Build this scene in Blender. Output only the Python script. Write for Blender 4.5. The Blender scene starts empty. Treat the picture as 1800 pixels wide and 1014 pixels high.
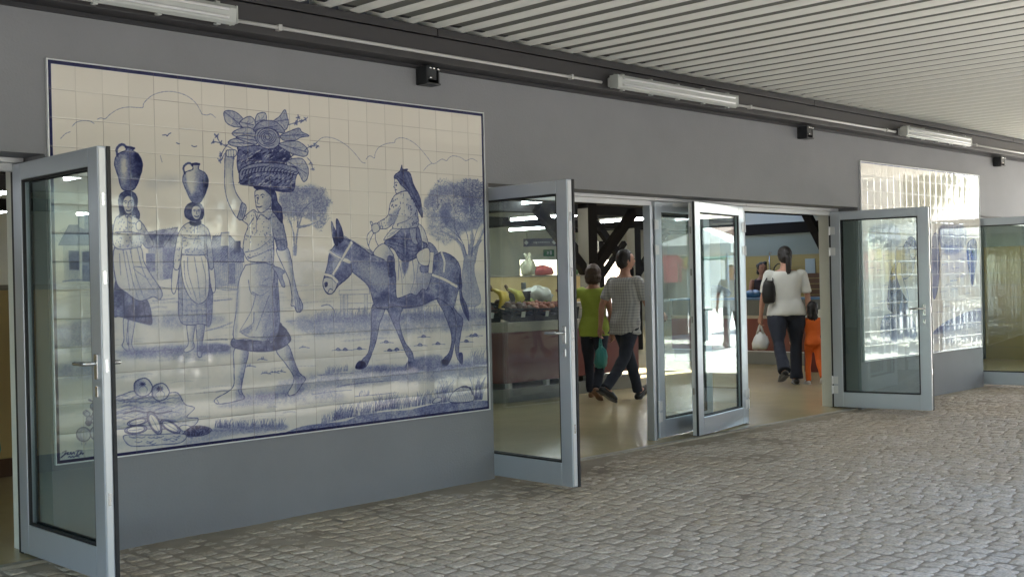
import bpy, bmesh, math, random
import numpy as np
from mathutils import Vector, Matrix
random.seed(4); np.random.seed(4)
SC = bpy.context.scene; COL = SC.collection
R = math.radians

# ---------------------------------------------------------------- camera
cd = bpy.data.cameras.new('camera'); cam = bpy.data.objects.new('camera', cd); COL.objects.link(cam)
YAW, PITCH, ROLL = 0.7950, -0.0027, -0.0223
Fw = Vector((math.sin(YAW)*math.cos(PITCH), math.cos(YAW)*math.cos(PITCH), math.sin(PITCH)))
Rt = Vector((math.cos(YAW), -math.sin(YAW), 0)); Up = Rt.cross(Fw)
R2 = math.cos(ROLL)*Rt+math.sin(ROLL)*Up; U2 = -math.sin(ROLL)*Rt+math.cos(ROLL)*Up
M = Matrix((R2, U2, -Fw)).transposed().to_4x4(); M.translation = Vector((-2.6494, -5.9537, 1.3857))
cam.matrix_world = M
cd.sensor_width = 36; cd.lens = 2048.4/1800*36; cd.clip_start = .05; cd.clip_end = 2000
SC.camera = cam
# ---------------------------------------------------------------- daylight
SUN = Vector((.76, .10, .64)).normalized()
w = bpy.data.worlds.new('World'); SC.world = w; w.use_nodes = True
nt = w.node_tree; bg = nt.nodes['Background']
sky = nt.nodes.new('ShaderNodeTexSky'); sky.sky_type = 'NISHITA'; sky.sun_disc = False
sky.sun_elevation = math.asin(SUN.z); sky.sun_rotation = math.atan2(SUN.x, SUN.y)
nt.links.new(sky.outputs[0], bg.inputs[0]); bg.inputs[1].default_value = .15
sl = bpy.data.lights.new('sun', 'SUN'); sl.energy = 4.5; sl.angle = R(.5); sl.color = (1, .95, .87)
so = bpy.data.objects.new('sun', sl); COL.objects.link(so); so.rotation_euler = SUN.to_track_quat('Z', 'Y').to_euler()
SC.view_settings.view_transform = 'Standard'; SC.view_settings.look = 'None'
SC.view_settings.exposure = 3.2; SC.view_settings.gamma = 1
try:
    SC.cycles.use_denoising = True; SC.cycles.denoiser = 'OPENIMAGEDENOISE'
    SC.cycles.max_bounces = 9; SC.cycles.diffuse_bounces = 6; SC.cycles.glossy_bounces = 5; SC.cycles.transparent_max_bounces = 14
    SC.cycles.sample_clamp_indirect = 6; SC.cycles.caustics_reflective = False; SC.cycles.caustics_refractive = False
except Exception: pass

# ---------------------------------------------------------------- helpers
class MB:
    """collects shapes into one mesh"""
    def __init__(s): s.v = []; s.f = []; s.sm = []
    def add(s, V, F, smooth=False, M=None):
        n = len(s.v)
        for p in V:
            p = Vector(p)
            s.v.append(tuple(M @ p) if M else tuple(p))
        for f in F: s.f.append(tuple(n+i for i in f)); s.sm.append(smooth)
        return s
    def box(s, a, b, M=None):
        (x0, y0, z0), (x1, y1, z1) = a, b
        V = [(x0, y0, z0), (x1, y0, z0), (x1, y1, z0), (x0, y1, z0), (x0, y0, z1), (x1, y0, z1), (x1, y1, z1), (x0, y1, z1)]
        return s.add(V, [(0, 3, 2, 1), (4, 5, 6, 7), (0, 1, 5, 4), (1, 2, 6, 5), (2, 3, 7, 6), (3, 0, 4, 7)], False, M)
    def tube(s, pts, r, n=10, caps=True, M=None, round_=False, flat=1.0):
        """tube along points; r a number or one per point; flat squashes the second axis"""
        pts = [Vector(p) for p in pts]; m = len(pts)
        rr = list(r) if hasattr(r, '__len__') else [r]*m
        if round_:
            d0 = (pts[0]-pts[1]).normalized(); d1 = (pts[-1]-pts[-2]).normalized()
            a = [(pts[0]+d0*rr[0]*k, rr[0]*math.sqrt(max(1-k*k, .02))) for k in (.98, .7)]
            b = [(pts[-1]+d1*rr[-1]*k, rr[-1]*math.sqrt(max(1-k*k, .02))) for k in (.7, .98)]
            pts = [q[0] for q in a]+pts+[q[0] for q in b]; rr = [q[1] for q in a]+rr+[q[1] for q in b]; m = len(pts)
        V = []; F = []; prev = None
        for i in range(m):
            t = (pts[min(i+1, m-1)]-pts[max(i-1, 0)]).normalized()
            if prev is None:
                a = Vector((0, 0, 1)) if abs(t.z) < .9 else Vector((1, 0, 0))
                u = (a-t*a.dot(t)).normalized()
            else: u = (prev-t*prev.dot(t)).normalized()
            prev = u; w_ = t.cross(u)
            for k in range(n):
                q = 2*math.pi*k/n; V.append(pts[i]+(u*math.cos(q)+w_*math.sin(q)*flat)*rr[i])
        for i in range(m-1):
            for k in range(n): F.append((i*n+k, i*n+(k+1) % n, (i+1)*n+(k+1) % n, (i+1)*n+k))
        if caps: F += [tuple(range(n-1, -1, -1)), tuple(range((m-1)*n, m*n))]
        return s.add(V, F, True, M)
    def loft(s, rings, n=20, M=None):
        """rings: (centre, rx, ry[, power]) horizontal superellipses from bottom to top, closed"""
        V = []; F = []; m = len(rings)
        for g in rings:
            c, rx, ry = g[:3]; pw = g[3] if len(g) > 3 else 2
            for k in range(n):
                q = 2*math.pi*k/n; co, si = math.cos(q), math.sin(q)
                V.append((c[0]+rx*math.copysign(abs(co)**(2/pw), co), c[1]+ry*math.copysign(abs(si)**(2/pw), si), c[2]))
        for i in range(m-1):
            for k in range(n): F.append((i*n+k, i*n+(k+1) % n, (i+1)*n+(k+1) % n, (i+1)*n+k))
        F += [tuple(range(n-1, -1, -1)), tuple(range((m-1)*n, m*n))]
        return s.add(V, F, True, M)
    def ball(s, c, r, M=None, n=14, m=9):
        r = r if hasattr(r, '__len__') else (r, r, r)
        V = [(c[0], c[1], c[2]-r[2])]; F = []
        for i in range(1, m):
            a = -math.pi/2+math.pi*i/m
            for k in range(n): q = 2*math.pi*k/n; V.append((c[0]+r[0]*math.cos(a)*math.cos(q), c[1]+r[1]*math.cos(a)*math.sin(q), c[2]+r[2]*math.sin(a)))
        V.append((c[0], c[1], c[2]+r[2]))
        for k in range(n): F.append((0, 1+(k+1) % n, 1+k))
        for i in range(m-2):
            for k in range(n): F.append((1+i*n+k, 1+i*n+(k+1) % n, 1+(i+1)*n+(k+1) % n, 1+(i+1)*n+k))
        b = 1+(m-2)*n
        for k in range(n): F.append((b+k, b+(k+1) % n, len(V)-1))
        return s.add(V, F, True, M)
    def prism(s, P, a, b, axis='y', M=None):
        """polygon P in the plane square to the axis, from a to b"""
        n = len(P)
        def at(p, t): return {'x': (t, p[0], p[1]), 'y': (p[0], t, p[1]), 'z': (p[0], p[1], t)}[axis]
        V = [at(p, a) for p in P]+[at(p, b) for p in P]
        F = [tuple(range(n)), tuple(range(2*n-1, n-1, -1))]+[(i, n+i, n+(i+1) % n, (i+1) % n) for i in range(n)]
        return s.add(V, F, False, M)
    def build(s, name, mat, parent=None, bevel=0, fix=True):
        me = bpy.data.meshes.new(name)
        me.from_pydata([tuple(v) for v in s.v], [], s.f); me.update()
        me.polygons.foreach_set('use_smooth', s.sm)
        if fix:
            bm = bmesh.new(); bm.from_mesh(me); bmesh.ops.recalc_face_normals(bm, faces=bm.faces); bm.to_mesh(me); bm.free()
        me.materials.append(mat)
        o = bpy.data.objects.new(name, me); COL.objects.link(o)
        if parent: o.parent = parent
        if bevel:
            b = o.modifiers.new('bevel', 'BEVEL'); b.width = bevel; b.segments = 2; b.limit_method = 'ANGLE'; b.angle_limit = R(40)
        return o

def grid_mesh(name, V, nu, nv, mat, smooth=True, attr=None, parent=None):
    """regular grid of nu x nv vertices from a numpy array"""
    me = bpy.data.meshes.new(name)
    V = np.ascontiguousarray(V, np.float32).reshape(-1, 3)
    i = np.arange(nu*nv).reshape(nv, nu)
    F = np.stack([i[:-1, :-1], i[:-1, 1:], i[1:, 1:], i[1:, :-1]], -1).reshape(-1, 4)
    me.vertices.add(len(V)); me.vertices.foreach_set('co', V.ravel())
    me.loops.add(F.size); me.loops.foreach_set('vertex_index', F.ravel().astype(np.int32))
    me.polygons.add(len(F)); me.polygons.foreach_set('loop_start', (np.arange(len(F))*4).astype(np.int32)); me.polygons.foreach_set('loop_total', np.full(len(F), 4, np.int32))
    me.update(); me.polygons.foreach_set('use_smooth', np.full(len(F), smooth))
    for k, a in (attr or {}).items():
        at = me.attributes.new(k, 'FLOAT', 'POINT'); at.data.foreach_set('value', np.ascontiguousarray(a, np.float32).ravel())
    me.validate(); me.materials.append(mat)
    o = bpy.data.objects.new(name, me); COL.objects.link(o)
    if parent: o.parent = parent
    return o

def tag(o, label=None, cat=None, group=None, kind=None):
    if label: o['label'] = label
    if cat: o['category'] = cat
    if group: o['group'] = group
    if kind or cat: o['kind'] = kind or 'thing'
    return o
def thing(name, label, cat, loc=(0, 0, 0), rz=0, group=None):
    o = bpy.data.objects.new(name, None); COL.objects.link(o); o.location = loc; o.rotation_euler = (0, 0, rz); o.empty_display_size = .2
    return tag(o, label, cat, group)
def kids(o): return [c for c in bpy.data.objects if c.parent == o]
def copy_tree(o, parent=None):
    c = o.copy(); COL.objects.link(c)
    if parent: c.parent = parent
    for ch in kids(o): copy_tree(ch, c)
    return c

# ---------------------------------------------------------------- materials
def mat(name, col, rough=.6, metal=0, noise=None, bump=None, spec=.5, coat=0, col2=None, sheen=0):
    """noise = (scale, amount): mottled colour towards col2; bump = (scale, strength)"""
    m = bpy.data.materials.new(name); m.use_nodes = True; t = m.node_tree; b = t.nodes['Principled BSDF']
    b.inputs['Base Color'].default_value = (*col, 1); b.inputs['Roughness'].default_value = rough; b.inputs['Metallic'].default_value = metal
    b.inputs['Specular IOR Level'].default_value = spec; b.inputs['Coat Weight'].default_value = coat
    if noise or bump: tc = t.nodes.new('ShaderNodeTexCoord')
    if noise:
        n = t.nodes.new('ShaderNodeTexNoise'); n.inputs['Scale'].default_value = noise[0]; n.inputs['Detail'].default_value = 6; n.inputs['Roughness'].default_value = .65
        t.links.new(tc.outputs['Object'], n.inputs['Vector'])
        r = t.nodes.new('ShaderNodeMapRange'); r.inputs[1].default_value = .3; r.inputs[2].default_value = .7; r.inputs[3].default_value = 0; r.inputs[4].default_value = noise[1]
        t.links.new(n.outputs[0], r.inputs[0])
        x = t.nodes.new('ShaderNodeMix'); x.data_type = 'RGBA'; x.inputs[6].default_value = (*col, 1); c2 = col2 or tuple(c*.5 for c in col); x.inputs[7].default_value = (*c2, 1)
        t.links.new(r.outputs[0], x.inputs[0]); t.links.new(x.outputs[2], b.inputs['Base Color'])
    if bump:
        n2 = t.nodes.new('ShaderNodeTexNoise'); n2.inputs['Scale'].default_value = bump[0]; n2.inputs['Detail'].default_value = 4
        t.links.new(tc.outputs['Object'], n2.inputs['Vector'])
        bp = t.nodes.new('ShaderNodeBump'); bp.inputs['Strength'].default_value = bump[1]; bp.inputs['Distance'].default_value = .01
        t.links.new(n2.outputs[0], bp.inputs['Height']); t.links.new(bp.outputs[0], b.inputs['Normal'])
    return m
def emit(name, col, s):
    m = bpy.data.materials.new(name); m.use_nodes = True; t = m.node_tree; t.nodes.remove(t.nodes['Principled BSDF'])
    e = t.nodes.new('ShaderNodeEmission'); e.inputs[0].default_value = (*col, 1); e.inputs[1].default_value = s
    t.links.new(e.outputs[0], t.nodes['Material Output'].inputs[0]); return m
def glass(name, tint, mul=1.0, f0=.045):
    m = bpy.data.materials.new(name); m.use_nodes = True; t = m.node_tree; t.nodes.remove(t.nodes['Principled BSDF'])
    tr = t.nodes.new('ShaderNodeBsdfTransparent'); tr.inputs[0].default_value = (*tint, 1)
    gl = t.nodes.new('ShaderNodeBsdfGlossy'); gl.inputs['Roughness'].default_value = 0.0; gl.inputs[0].default_value = (1, 1, 1, 1)
    lw = t.nodes.new('ShaderNodeLayerWeight'); lw.inputs[0].default_value = .5
    p = t.nodes.new('ShaderNodeMath'); p.operation = 'POWER'; p.inputs[1].default_value = 5
    k = t.nodes.new('ShaderNodeMath'); k.operation = 'MULTIPLY_ADD'; k.inputs[1].default_value = (1-f0)*mul; k.inputs[2].default_value = f0*mul
    mx = t.nodes.new('ShaderNodeMixShader')
    t.links.new(lw.outputs['Facing'], p.inputs[0]); t.links.new(p.outputs[0], k.inputs[0]); t.links.new(k.outputs[0], mx.inputs[0])
    t.links.new(tr.outputs[0], mx.inputs[1]); t.links.new(gl.outputs[0], mx.inputs[2]); t.links.new(mx.outputs[0], t.nodes['Material Output'].inputs[0])
    return m
def nodes_of(m): return m.node_tree, m.node_tree.nodes['Principled BSDF']

m_wall = mat('grey_render', (.208, .212, .224), .75, noise=(1.6, .9), col2=(.184, .188, .200), bump=(70, .22))
m_white_wall = mat('white_render', (.62, .63, .58), .8, noise=(2, .4), col2=(.52, .53, .5))
m_beam = mat('dark_steel', (.022, .021, .022), .45, noise=(3, .5), col2=(.035, .032, .032))
m_beam2 = mat('dark_steel_face', (.03, .028, .029), .5)
m_alu = mat('grey_aluminium', (.45, .485, .54), .30, .5, noise=(5, .3), col2=(.40, .435, .49))
m_alu_pale = mat('lit_aluminium', (.62, .63, .64), .35, .2)
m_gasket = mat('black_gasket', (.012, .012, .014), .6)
m_steel = mat('brushed_steel', (.6, .6, .6), .25, .9)
m_glass = glass('door_glass', (.89, .955, .945), 1.45)
m_conduit = mat('pale_conduit', (.42, .42, .41), .4)
m_sheet = mat('canopy_sheet', (.78, .79, .74), .42, .0, noise=(2.5, .35), col2=(.71, .72, .67))
m_tube_off = mat('lamp_diffuser', (.42, .44, .42), .25, noise=(6, .4), col2=(.34, .35, .34))
m_clear = glass('clear_plastic', (.9, .92, .92), 2.2)
m_bracket = mat('bracket_steel', (.03, .032, .034), .4, .4)
m_beige = mat('cream_tile', (.62, .47, .21), .35, noise=(4, .4), col2=(.54, .41, .19))
m_red = mat('red_panel', (.125, .021, .015), .35, noise=(3, .5), col2=(.10, .018, .013))
m_stone = mat('counter_stone', (.33, .30, .24), .35, noise=(30, .6), col2=(.24, .22, .18))
m_plinth = mat('plinth_tile', (.20, .20, .18), .5)
m_timber = mat('dark_timber', (.009, .0075, .007), .8, spec=.2)
m_brown = mat('brown_timber', (.12, .06, .032), .6)
m_lit_face = mat('column_lit_face', (.27, .255, .205), .6)
m_black = mat('black_plastic', (.012, .012, .013), .45)
m_tube_on = emit('lit_tube', (.93, .97, 1), 9.5)
m_skin = mat('skin', (.42, .22, .15), .55, noise=(8, .3), col2=(.36, .17, .12))
m_hair_dark = mat('dark_hair', (.012, .009, .008), .5, bump=(120, .6))
m_hair_brown = mat('brown_hair', (.055, .03, .018), .5, bump=(120, .6))
m_jean = mat('dark_denim', (.016, .02, .034), .85, noise=(12, .5), col2=(.028, .034, .055), bump=(60, .3))
m_shoe = mat('black_leather', (.012, .011, .011), .4)
# ---------------------------------------------------------------- painted tile panels
class Painter:
    """A brush on one channel of blue ink (0 bare glaze, 1 full cobalt), in metres on the panel."""
    def __init__(s, corners, w, h, nx, ny, seed=3):
        s.w, s.h, s.nx, s.ny = w, h, nx, ny
        s.D = np.zeros((ny, nx), np.float32)
        s.rs = np.random.RandomState(seed)
        A = []; b = []
        for (u, v), (X, Y) in zip(corners, [(0, 0), (nx, 0), (nx, ny), (0, ny)]):
            A.append([u, v, 1, 0, 0, 0, -X*u, -X*v]); b.append(X)
            A.append([0, 0, 0, u, v, 1, -Y*u, -Y*v]); b.append(Y)
        s.Hm = np.append(np.linalg.solve(np.array(A, float), np.array(b, float)), 1).reshape(3, 3)
        s.off = (0, 0); s.sc = 1.0
        g = s.rs.rand(ny//40+3, nx//40+3).astype(np.float32)
        s.cloud = s.up(g, 40)*.55 + s.up(s.rs.rand(ny//10+3, nx//10+3).astype(np.float32), 10)*.3 + s.up(s.rs.rand(ny//3+3, nx//3+3).astype(np.float32), 3)*.15
    def up(s, g, k):
        yy = np.arange(s.ny)/k; xx = np.arange(s.nx)/k
        y0 = yy.astype(int); x0 = xx.astype(int); fy = (yy-y0)[:, None]; fx = (xx-x0)[None]
        fy = fy*fy*(3-2*fy); fx = fx*fx*(3-2*fx)
        a = g[np.ix_(y0, x0)]; b = g[np.ix_(y0, x0+1)]; c = g[np.ix_(y0+1, x0)]; d = g[np.ix_(y0+1, x0+1)]
        return ((a*(1-fx)+b*fx)*(1-fy)+(c*(1-fx)+d*fx)*fy).astype(np.float32)
    def view(s, x, y, sc): s.off = (x, y); s.sc = sc
    def pt(s, P):
        P = np.asarray(P, float).reshape(-1, 2)/s.sc + np.array(s.off)
        q = np.c_[P, np.ones(len(P))] @ s.Hm.T
        return q[:, :2]/q[:, 2:]
    def spl(s, P, closed, n=6):
        m = len(P)
        if m < 3: return P
        if closed: Q = np.vstack([P[-1:], P, P[:2]])
        else: Q = np.vstack([2*P[:1]-P[1:2], P, 2*P[-1:]-P[-2:-1]])
        out = []
        t = np.linspace(0, 1, n, endpoint=False)[:, None]
        for i in range(len(Q)-3):
            a, b, c, d = Q[i:i+4]
            out.append(.5*(2*b+(c-a)*t+(2*a-5*b+4*c-d)*t*t+(3*b-a-3*c+d)*t**3))
        out = np.vstack(out)
        return out if closed else np.vstack([out, P[-1:]])
    def box(s, P, m):
        x0 = max(int(P[:, 0].min()-m), 0); x1 = min(int(P[:, 0].max()+m)+2, s.nx)
        y0 = max(int(P[:, 1].min()-m), 0); y1 = min(int(P[:, 1].max()+m)+2, s.ny)
        return x0, x1, y0, y1
    def mask(s, P):
        x0, x1, y0, y1 = s.box(P, 1)
        if x1 <= x0 or y1 <= y0: return None
        X = np.arange(x0, x1)+.5; M = np.zeros((y1-y0, x1-x0), np.float32)
        for sub in (.25, .75):
            Y = np.arange(y0, y1)+sub
            ins = np.zeros((y1-y0, x1-x0), bool)
            for (ax, ay), (bx, by) in zip(P, np.roll(P, -1, 0)):
                if ay == by: continue
                k = (ay <= Y) != (by <= Y)
                if not k.any(): continue
                xi = ax+(Y[k]-ay)*(bx-ax)/(by-ay)
                ins[k] ^= X[None] < xi[:, None]
            M += ins*.5
        return x0, x1, y0, y1, M
    def fill(s, P, v, a=1.0, smooth=True, grad=None, edge=0, ev=.85, wash=.35):
        """fill a shape to value v; grad = (p0, p1, v1): value runs from v at p0 to v1 at p1; edge = outline width"""
        R = s.pt(P); Q = s.spl(R, True) if smooth else R
        r = s.mask(Q)
        if r is None: return
        x0, x1, y0, y1, M = r
        if grad:
            g = s.pt([grad[0], grad[1]]); d = g[1]-g[0]; L = (d*d).sum()+1e-6
            yy, xx = np.mgrid[y0:y1, x0:x1]
            t = np.clip(((xx-g[0, 0])*d[0]+(yy-g[0, 1])*d[1])/L, 0, 1)
            val = v+(grad[2]-v)*t*t*(3-2*t)
        else: val = np.full(M.shape, v, np.float32)
        val = val*(1-wash+2*wash*s.cloud[y0:y1, x0:x1])
        D = s.D[y0:y1, x0:x1]; D += (val-D)*M*a
        if edge: s.line(np.vstack([Q, Q[:1]]), edge, ev, raw=True)
    def line(s, P, w, v=.9, a=.9, raw=False, smooth=True, taper=0, rag=.25):
        """a brush stroke w panel-pixels wide"""
        if not raw:
            P = s.pt(P)
            if smooth: P = s.spl(P, False)
        P = np.asarray(P)
        n = len(P); w = w*1.2
        for i in range(n-1):
            p, q = P[i], P[i+1]
            ww = w
            if taper: ww = w*(1-taper*(i/(n-1)))
            ww *= 1+rag*np.sin(i*1.7+p[0]*.05)
            x0, x1, y0, y1 = s.box(np.array([p, q]), ww/2+1)
            if x1 <= x0 or y1 <= y0: continue
            yy, xx = np.mgrid[y0:y1, x0:x1]
            d = q-p; L = (d*d).sum()+1e-9
            t = np.clip(((xx+.5-p[0])*d[0]+(yy+.5-p[1])*d[1])/L, 0, 1)
            dist = np.hypot(xx+.5-p[0]-t*d[0], yy+.5-p[1]-t*d[1])
            m = np.clip(ww/2-dist+.5, 0, 1)*a
            D = s.D[y0:y1, x0:x1]
            if v >= .3: np.maximum(D, D+(v-D)*m, out=D)
            else: D += (v-D)*m
    def blob(s, P, r, v, a=.8):
        for p in s.pt(P):
            x0, x1, y0, y1 = s.box(np.array([p]), r+1)
            if x1 <= x0 or y1 <= y0: continue
            yy, xx = np.mgrid[y0:y1, x0:x1]
            m = np.clip(r-np.hypot(xx+.5-p[0], yy+.5-p[1])+.5, 0, 1)*a
            D = s.D[y0:y1, x0:x1]; D += (v-D)*m
    def hatch(s, P, ang, gap, w, v, a=.6, jit=.4, curve=0):
        """parallel strokes kept inside a shape"""
        Q = s.spl(s.pt(P), True); r = s.mask(Q)
        if r is None: return
        x0, x1, y0, y1, M = r
        yy, xx = np.mgrid[y0:y1, x0:x1]
        c, sn = np.cos(ang), np.sin(ang)
        t = -xx*sn+yy*c+curve*np.sin((xx*c+yy*sn)*.02)
        t = t+(s.cloud[y0:y1, x0:x1]-.5)*gap*4*jit
        m = np.clip((w/gap)-np.abs((t/gap) % 1-.5)*2+.15, 0, 1)*M*a*(.5+s.cloud[y0:y1, x0:x1])
        D = s.D[y0:y1, x0:x1]; np.maximum(D, D+(v-D)*np.clip(m, 0, 1), out=D)
    def wash(s, P, v, a, soft=12):
        """a soft stain of ink"""
        Q = s.spl(s.pt(P), True)
        x0, x1, y0, y1 = s.box(Q, soft*2)
        r = s.mask(Q)
        if r is None: return
        m = np.zeros((y1-y0, x1-x0), np.float32)
        m[r[2]-y0:r[3]-y0, r[0]-x0:r[1]-x0] = r[4]
        k = max(int(soft), 1)
        for ax in (0, 1):
            for _ in range(2):
                c = np.cumsum(np.concatenate([np.zeros_like(m.take([0], ax)), m], ax), ax)
                n = m.shape[ax]; i1 = np.minimum(np.arange(n)+k//2+1, n); i0 = np.maximum(np.arange(n)-k//2, 0)
                m = (c.take(i1, ax)-c.take(i0, ax))/(k//2*2+1)
        D = s.D[y0:y1, x0:x1]
        D += (v-D)*np.clip(m*a*(.4+1.2*s.cloud[y0:y1, x0:x1]), 0, 1)
    def folds(s, lines, w=2.2, v=.7, a=.75):
        for L in lines: s.line(L, w, v, a, taper=.5)
    def grass(s, P, n, h, v=.62, spread=.35, w=1.6):
        """tufts of blades along a line; h in zoom pixels"""
        P = np.asarray(P, float)
        for _ in range(n):
            t = s.rs.rand()*(len(P)-1); i = min(int(t), len(P)-2); b = P[i]+(P[i+1]-P[i])*(t-i)
            hh = h*(.45+.75*s.rs.rand()); lean = (s.rs.rand()-.4)*spread*2*hh
            s.line([b, b+[lean*.35, -hh*.6], b+[lean, -hh]], w, v*(.75+.5*s.rs.rand()), .75, taper=.7)
    def crown(s, cx, cy, rx, ry, n, v, size):
        for _ in range(n):
            a = s.rs.rand()*6.283; r = s.rs.rand()**.5*(1+.12*np.sin(5*a)+.08*np.sin(9*a+1))
            x = cx+rx*r*np.cos(a); y = cy+ry*r*np.sin(a)
            q = s.rs.rand()*6.283; l = size*(.5+s.rs.rand())
            s.line([(x, y), (x+l*np.cos(q), y+l*np.sin(q))], 1.6, v*(.6+.6*s.rs.rand()), .7, smooth=False)
    def dots(s, P, n, r, v):
        Q = np.asarray(P, float); lo, hi = Q.min(0), Q.max(0); k = 0
        for _ in range(n*12):
            p = lo+(hi-lo)*s.rs.rand(2)
            ins = False
            for (ax, ay), (bx, by) in zip(Q, np.roll(Q, -1, 0)):
                if (ay <= p[1]) != (by <= p[1]) and p[0] < ax+(p[1]-ay)*(bx-ax)/(by-ay): ins = not ins
            if ins:
                s.line([p, p+[r*.6*(s.rs.rand()-.5)*4, r*1.2]], r, v, .8, smooth=False); k += 1
                if k >= n: break


def paint_market_women(nx=2100, ny=1400):
    p = Painter([(84, 106), (846.5, 199.3), (860.5, 719), (94.5, 815)], 3.15, 2.1, nx, ny)
    # ---- pale washes of the land
    p.view(0, 0, 1)
    p.wash([(96, 500), (860, 480), (860, 720), (96, 812)], .13, .9, 30)
    for k in range(150):
        y = 505+p.rs.rand()**1.2*250; x = 100+p.rs.rand()*720; l = 20+p.rs.rand()*80
        p.line([(x, y+(860-x)*.0), (x+l*.5, y-2-l*.03), (x+l, y-l*.07)], 2+p.rs.rand()*5, .26+.12*p.rs.rand(), .28)
    for q in [[(240, 560), (330, 545), (395, 560), (300, 575)], [(500, 560), (600, 548), (640, 570), (540, 580)], [(430, 690), (560, 680), (600, 700), (440, 712)],
              [(100, 570), (190, 560), (180, 600), (110, 610)], [(560, 565), (850, 545), (850, 575), (570, 590)], [(690, 650), (850, 628), (850, 660), (700, 670)],
              [(220, 610), (400, 605), (400, 622), (225, 628)], [(500, 665), (700, 640), (720, 662), (520, 690)], [(100, 640), (180, 632), (190, 660), (110, 664)]]:
        p.wash(q, .40, .7, 22)
    for q in [[(250, 318), (300, 305), (320, 318), (270, 332)], [(120, 320), (170, 300), (210, 318), (150, 335)], [(370, 365), (420, 350), (400, 372)]]: p.wash(q, .2, .6, 26)
    # ---- clouds and birds
    for c in [[(106, 243), (114, 235), (123, 231)], [(126, 222), (134, 214.6), (147, 211.7), (158, 213), (165, 217)],
              [(170.6, 209.4), (176.5, 207), (184, 208.7), (193, 200.6), (207.5, 191.7), (224, 188.3), (240, 189), (249.7, 188.7), (252, 181), (264, 169.5), (277, 163.6), (292, 161), (306.6, 162), (321, 166), (333, 172.5), (343.7, 182.6), (351.6, 196.8), (354, 200.4), (362, 202), (369, 200.3), (377, 206.3)],
              [(553.6, 250.5), (561.5, 242.6), (571, 240.2), (585, 242.6), (598, 249), (609, 256.5), (621.6, 269), (633.4, 283.4), (640.5, 285.7)],
              [(641, 279), (645, 274), (650, 273.5), (655.5, 276.7), (657, 268.4), (662.6, 259), (673.7, 252.6), (683, 250.5), (691, 249.4), (692.6, 244.7), (702, 241.2), (716, 244.7), (732, 255.7), (748, 274), (757, 285.7), (765, 285.4)],
              [(742, 299), (749.4, 290.5), (757, 286)], [(766, 284), (774.6, 278.6), (782.5, 281.3), (787, 276.3), (795, 272.8), (808, 275.8), (817, 281.3), (827, 277.5), (837, 282.6)]]:
        p.line(c, 1.9, .62, .75)
    for b in [[(284, 237), (290, 236.5), (292, 238.5), (295, 235), (299, 233)], [(308, 250), (311, 251.5), (314, 252)], [(335, 255), (339, 257), (344, 256)], [(157, 347), (162, 345.5), (165, 348), (170, 346.5), (176, 347)]]:
        p.line(b, 2.4, .8)
    p.line([(280, 273), (283, 284)], 2, .5)
    # ---- cottages
    p.view(0, 230, 3.754)
    p.fill([(405, 745), (860, 745), (860, 985), (415, 985)], .22, .8, False)
    p.hatch([(405, 745), (860, 745), (860, 985), (415, 985)], 1.57, 9, 3, .45, .5)
    p.fill([(380, 745), (450, 615), (900, 618), (900, 740)], .5, 1, False, edge=2.2)
    p.hatch([(385, 742), (455, 618), (900, 620), (900, 738)], 1.2, 9, 4, .75, .7)
    p.hatch([(385, 742), (455, 618), (900, 620), (900, 738)], 0, 11, 3, .75, .5)
    p.fill([(512, 548), (585, 545), (595, 640), (545, 645), (510, 630)], .22, 1, False, edge=2.2)
    p.fill([(552, 548), (585, 545), (595, 640), (548, 645)], .42, 1, False)
    p.fill([(448, 785), (510, 788), (510, 908), (450, 905)], .5, 1, False, edge=2, ev=.7)
    p.fill([(452, 850), (508, 850), (508, 905), (452, 903)], .75, 1, False)
    p.fill([(535, 792), (612, 790), (612, 982), (537, 982)], .58, 1, False, edge=2, ev=.75)
    p.line([(405, 985), (520, 975), (650, 985)], 4, .5)
    p.view(0, 80, 2.113)
    p.fill([(545, 740), (605, 740), (600, 868), (548, 866)], .3, .9, False); p.hatch([(545, 740), (605, 740), (600, 868), (548, 866)], 1.57, 9, 3, .55, .6)
    p.fill([(598, 745), (655, 672), (662, 780), (640, 860), (600, 866)], .5, 1, False)
    p.fill([(535, 745), (545, 690), (655, 672), (602, 745)], .5, 1, False, edge=2.2); p.hatch([(535, 745), (545, 690), (655, 672), (602, 745)], 1.9, 8, 4, .78, .7)
    p.fill([(536, 768), (570, 768), (570, 835), (538, 835)], .62, 1, False)
    p.fill([(770, 800), (895, 790), (900, 890), (778, 890)], .3, .9, False); p.hatch([(770, 800), (895, 790), (900, 890), (778, 890)], 1.57, 9, 3.5, .6, .6)
    p.fill([(765, 800), (785, 705), (850, 703), (900, 760), (900, 800)], .48, 1, False, edge=2); p.hatch([(765, 800), (785, 705), (850, 703), (900, 800)], 2.3, 8, 4, .78, .7)
    p.fill([(816, 692), (845, 690), (845, 742), (812, 742)], .15, 1, False, edge=2)
    p.fill([(862, 722), (888, 722), (888, 765), (862, 768)], .72, 1, False)
    p.fill([(842, 805), (868, 805), (868, 880), (842, 882)], .6, 1, False)
    for L in [[(540, 880), (640, 900), (760, 890), (900, 905)], [(560, 945), (640, 935)], [(785, 895), (840, 905), (890, 900)], [(790, 945), (850, 938)]]: p.line(L, 3, .5, .7)
    # ---- tree behind the basket carrier, and tree at the right edge
    p.view(340, 160, 3.623)
    for L in [[(632, 1035), (628, 900), (590, 780)], [(640, 1035), (655, 880), (700, 745)], [(660, 860), (720, 850), (770, 830)]]: p.line(L, 9, .42, .9, taper=.6)
    p.wash([(545, 620), (640, 590), (780, 600), (860, 680), (840, 800), (780, 880), (720, 800), (580, 800), (540, 700)], .3, .6, 14)
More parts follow.
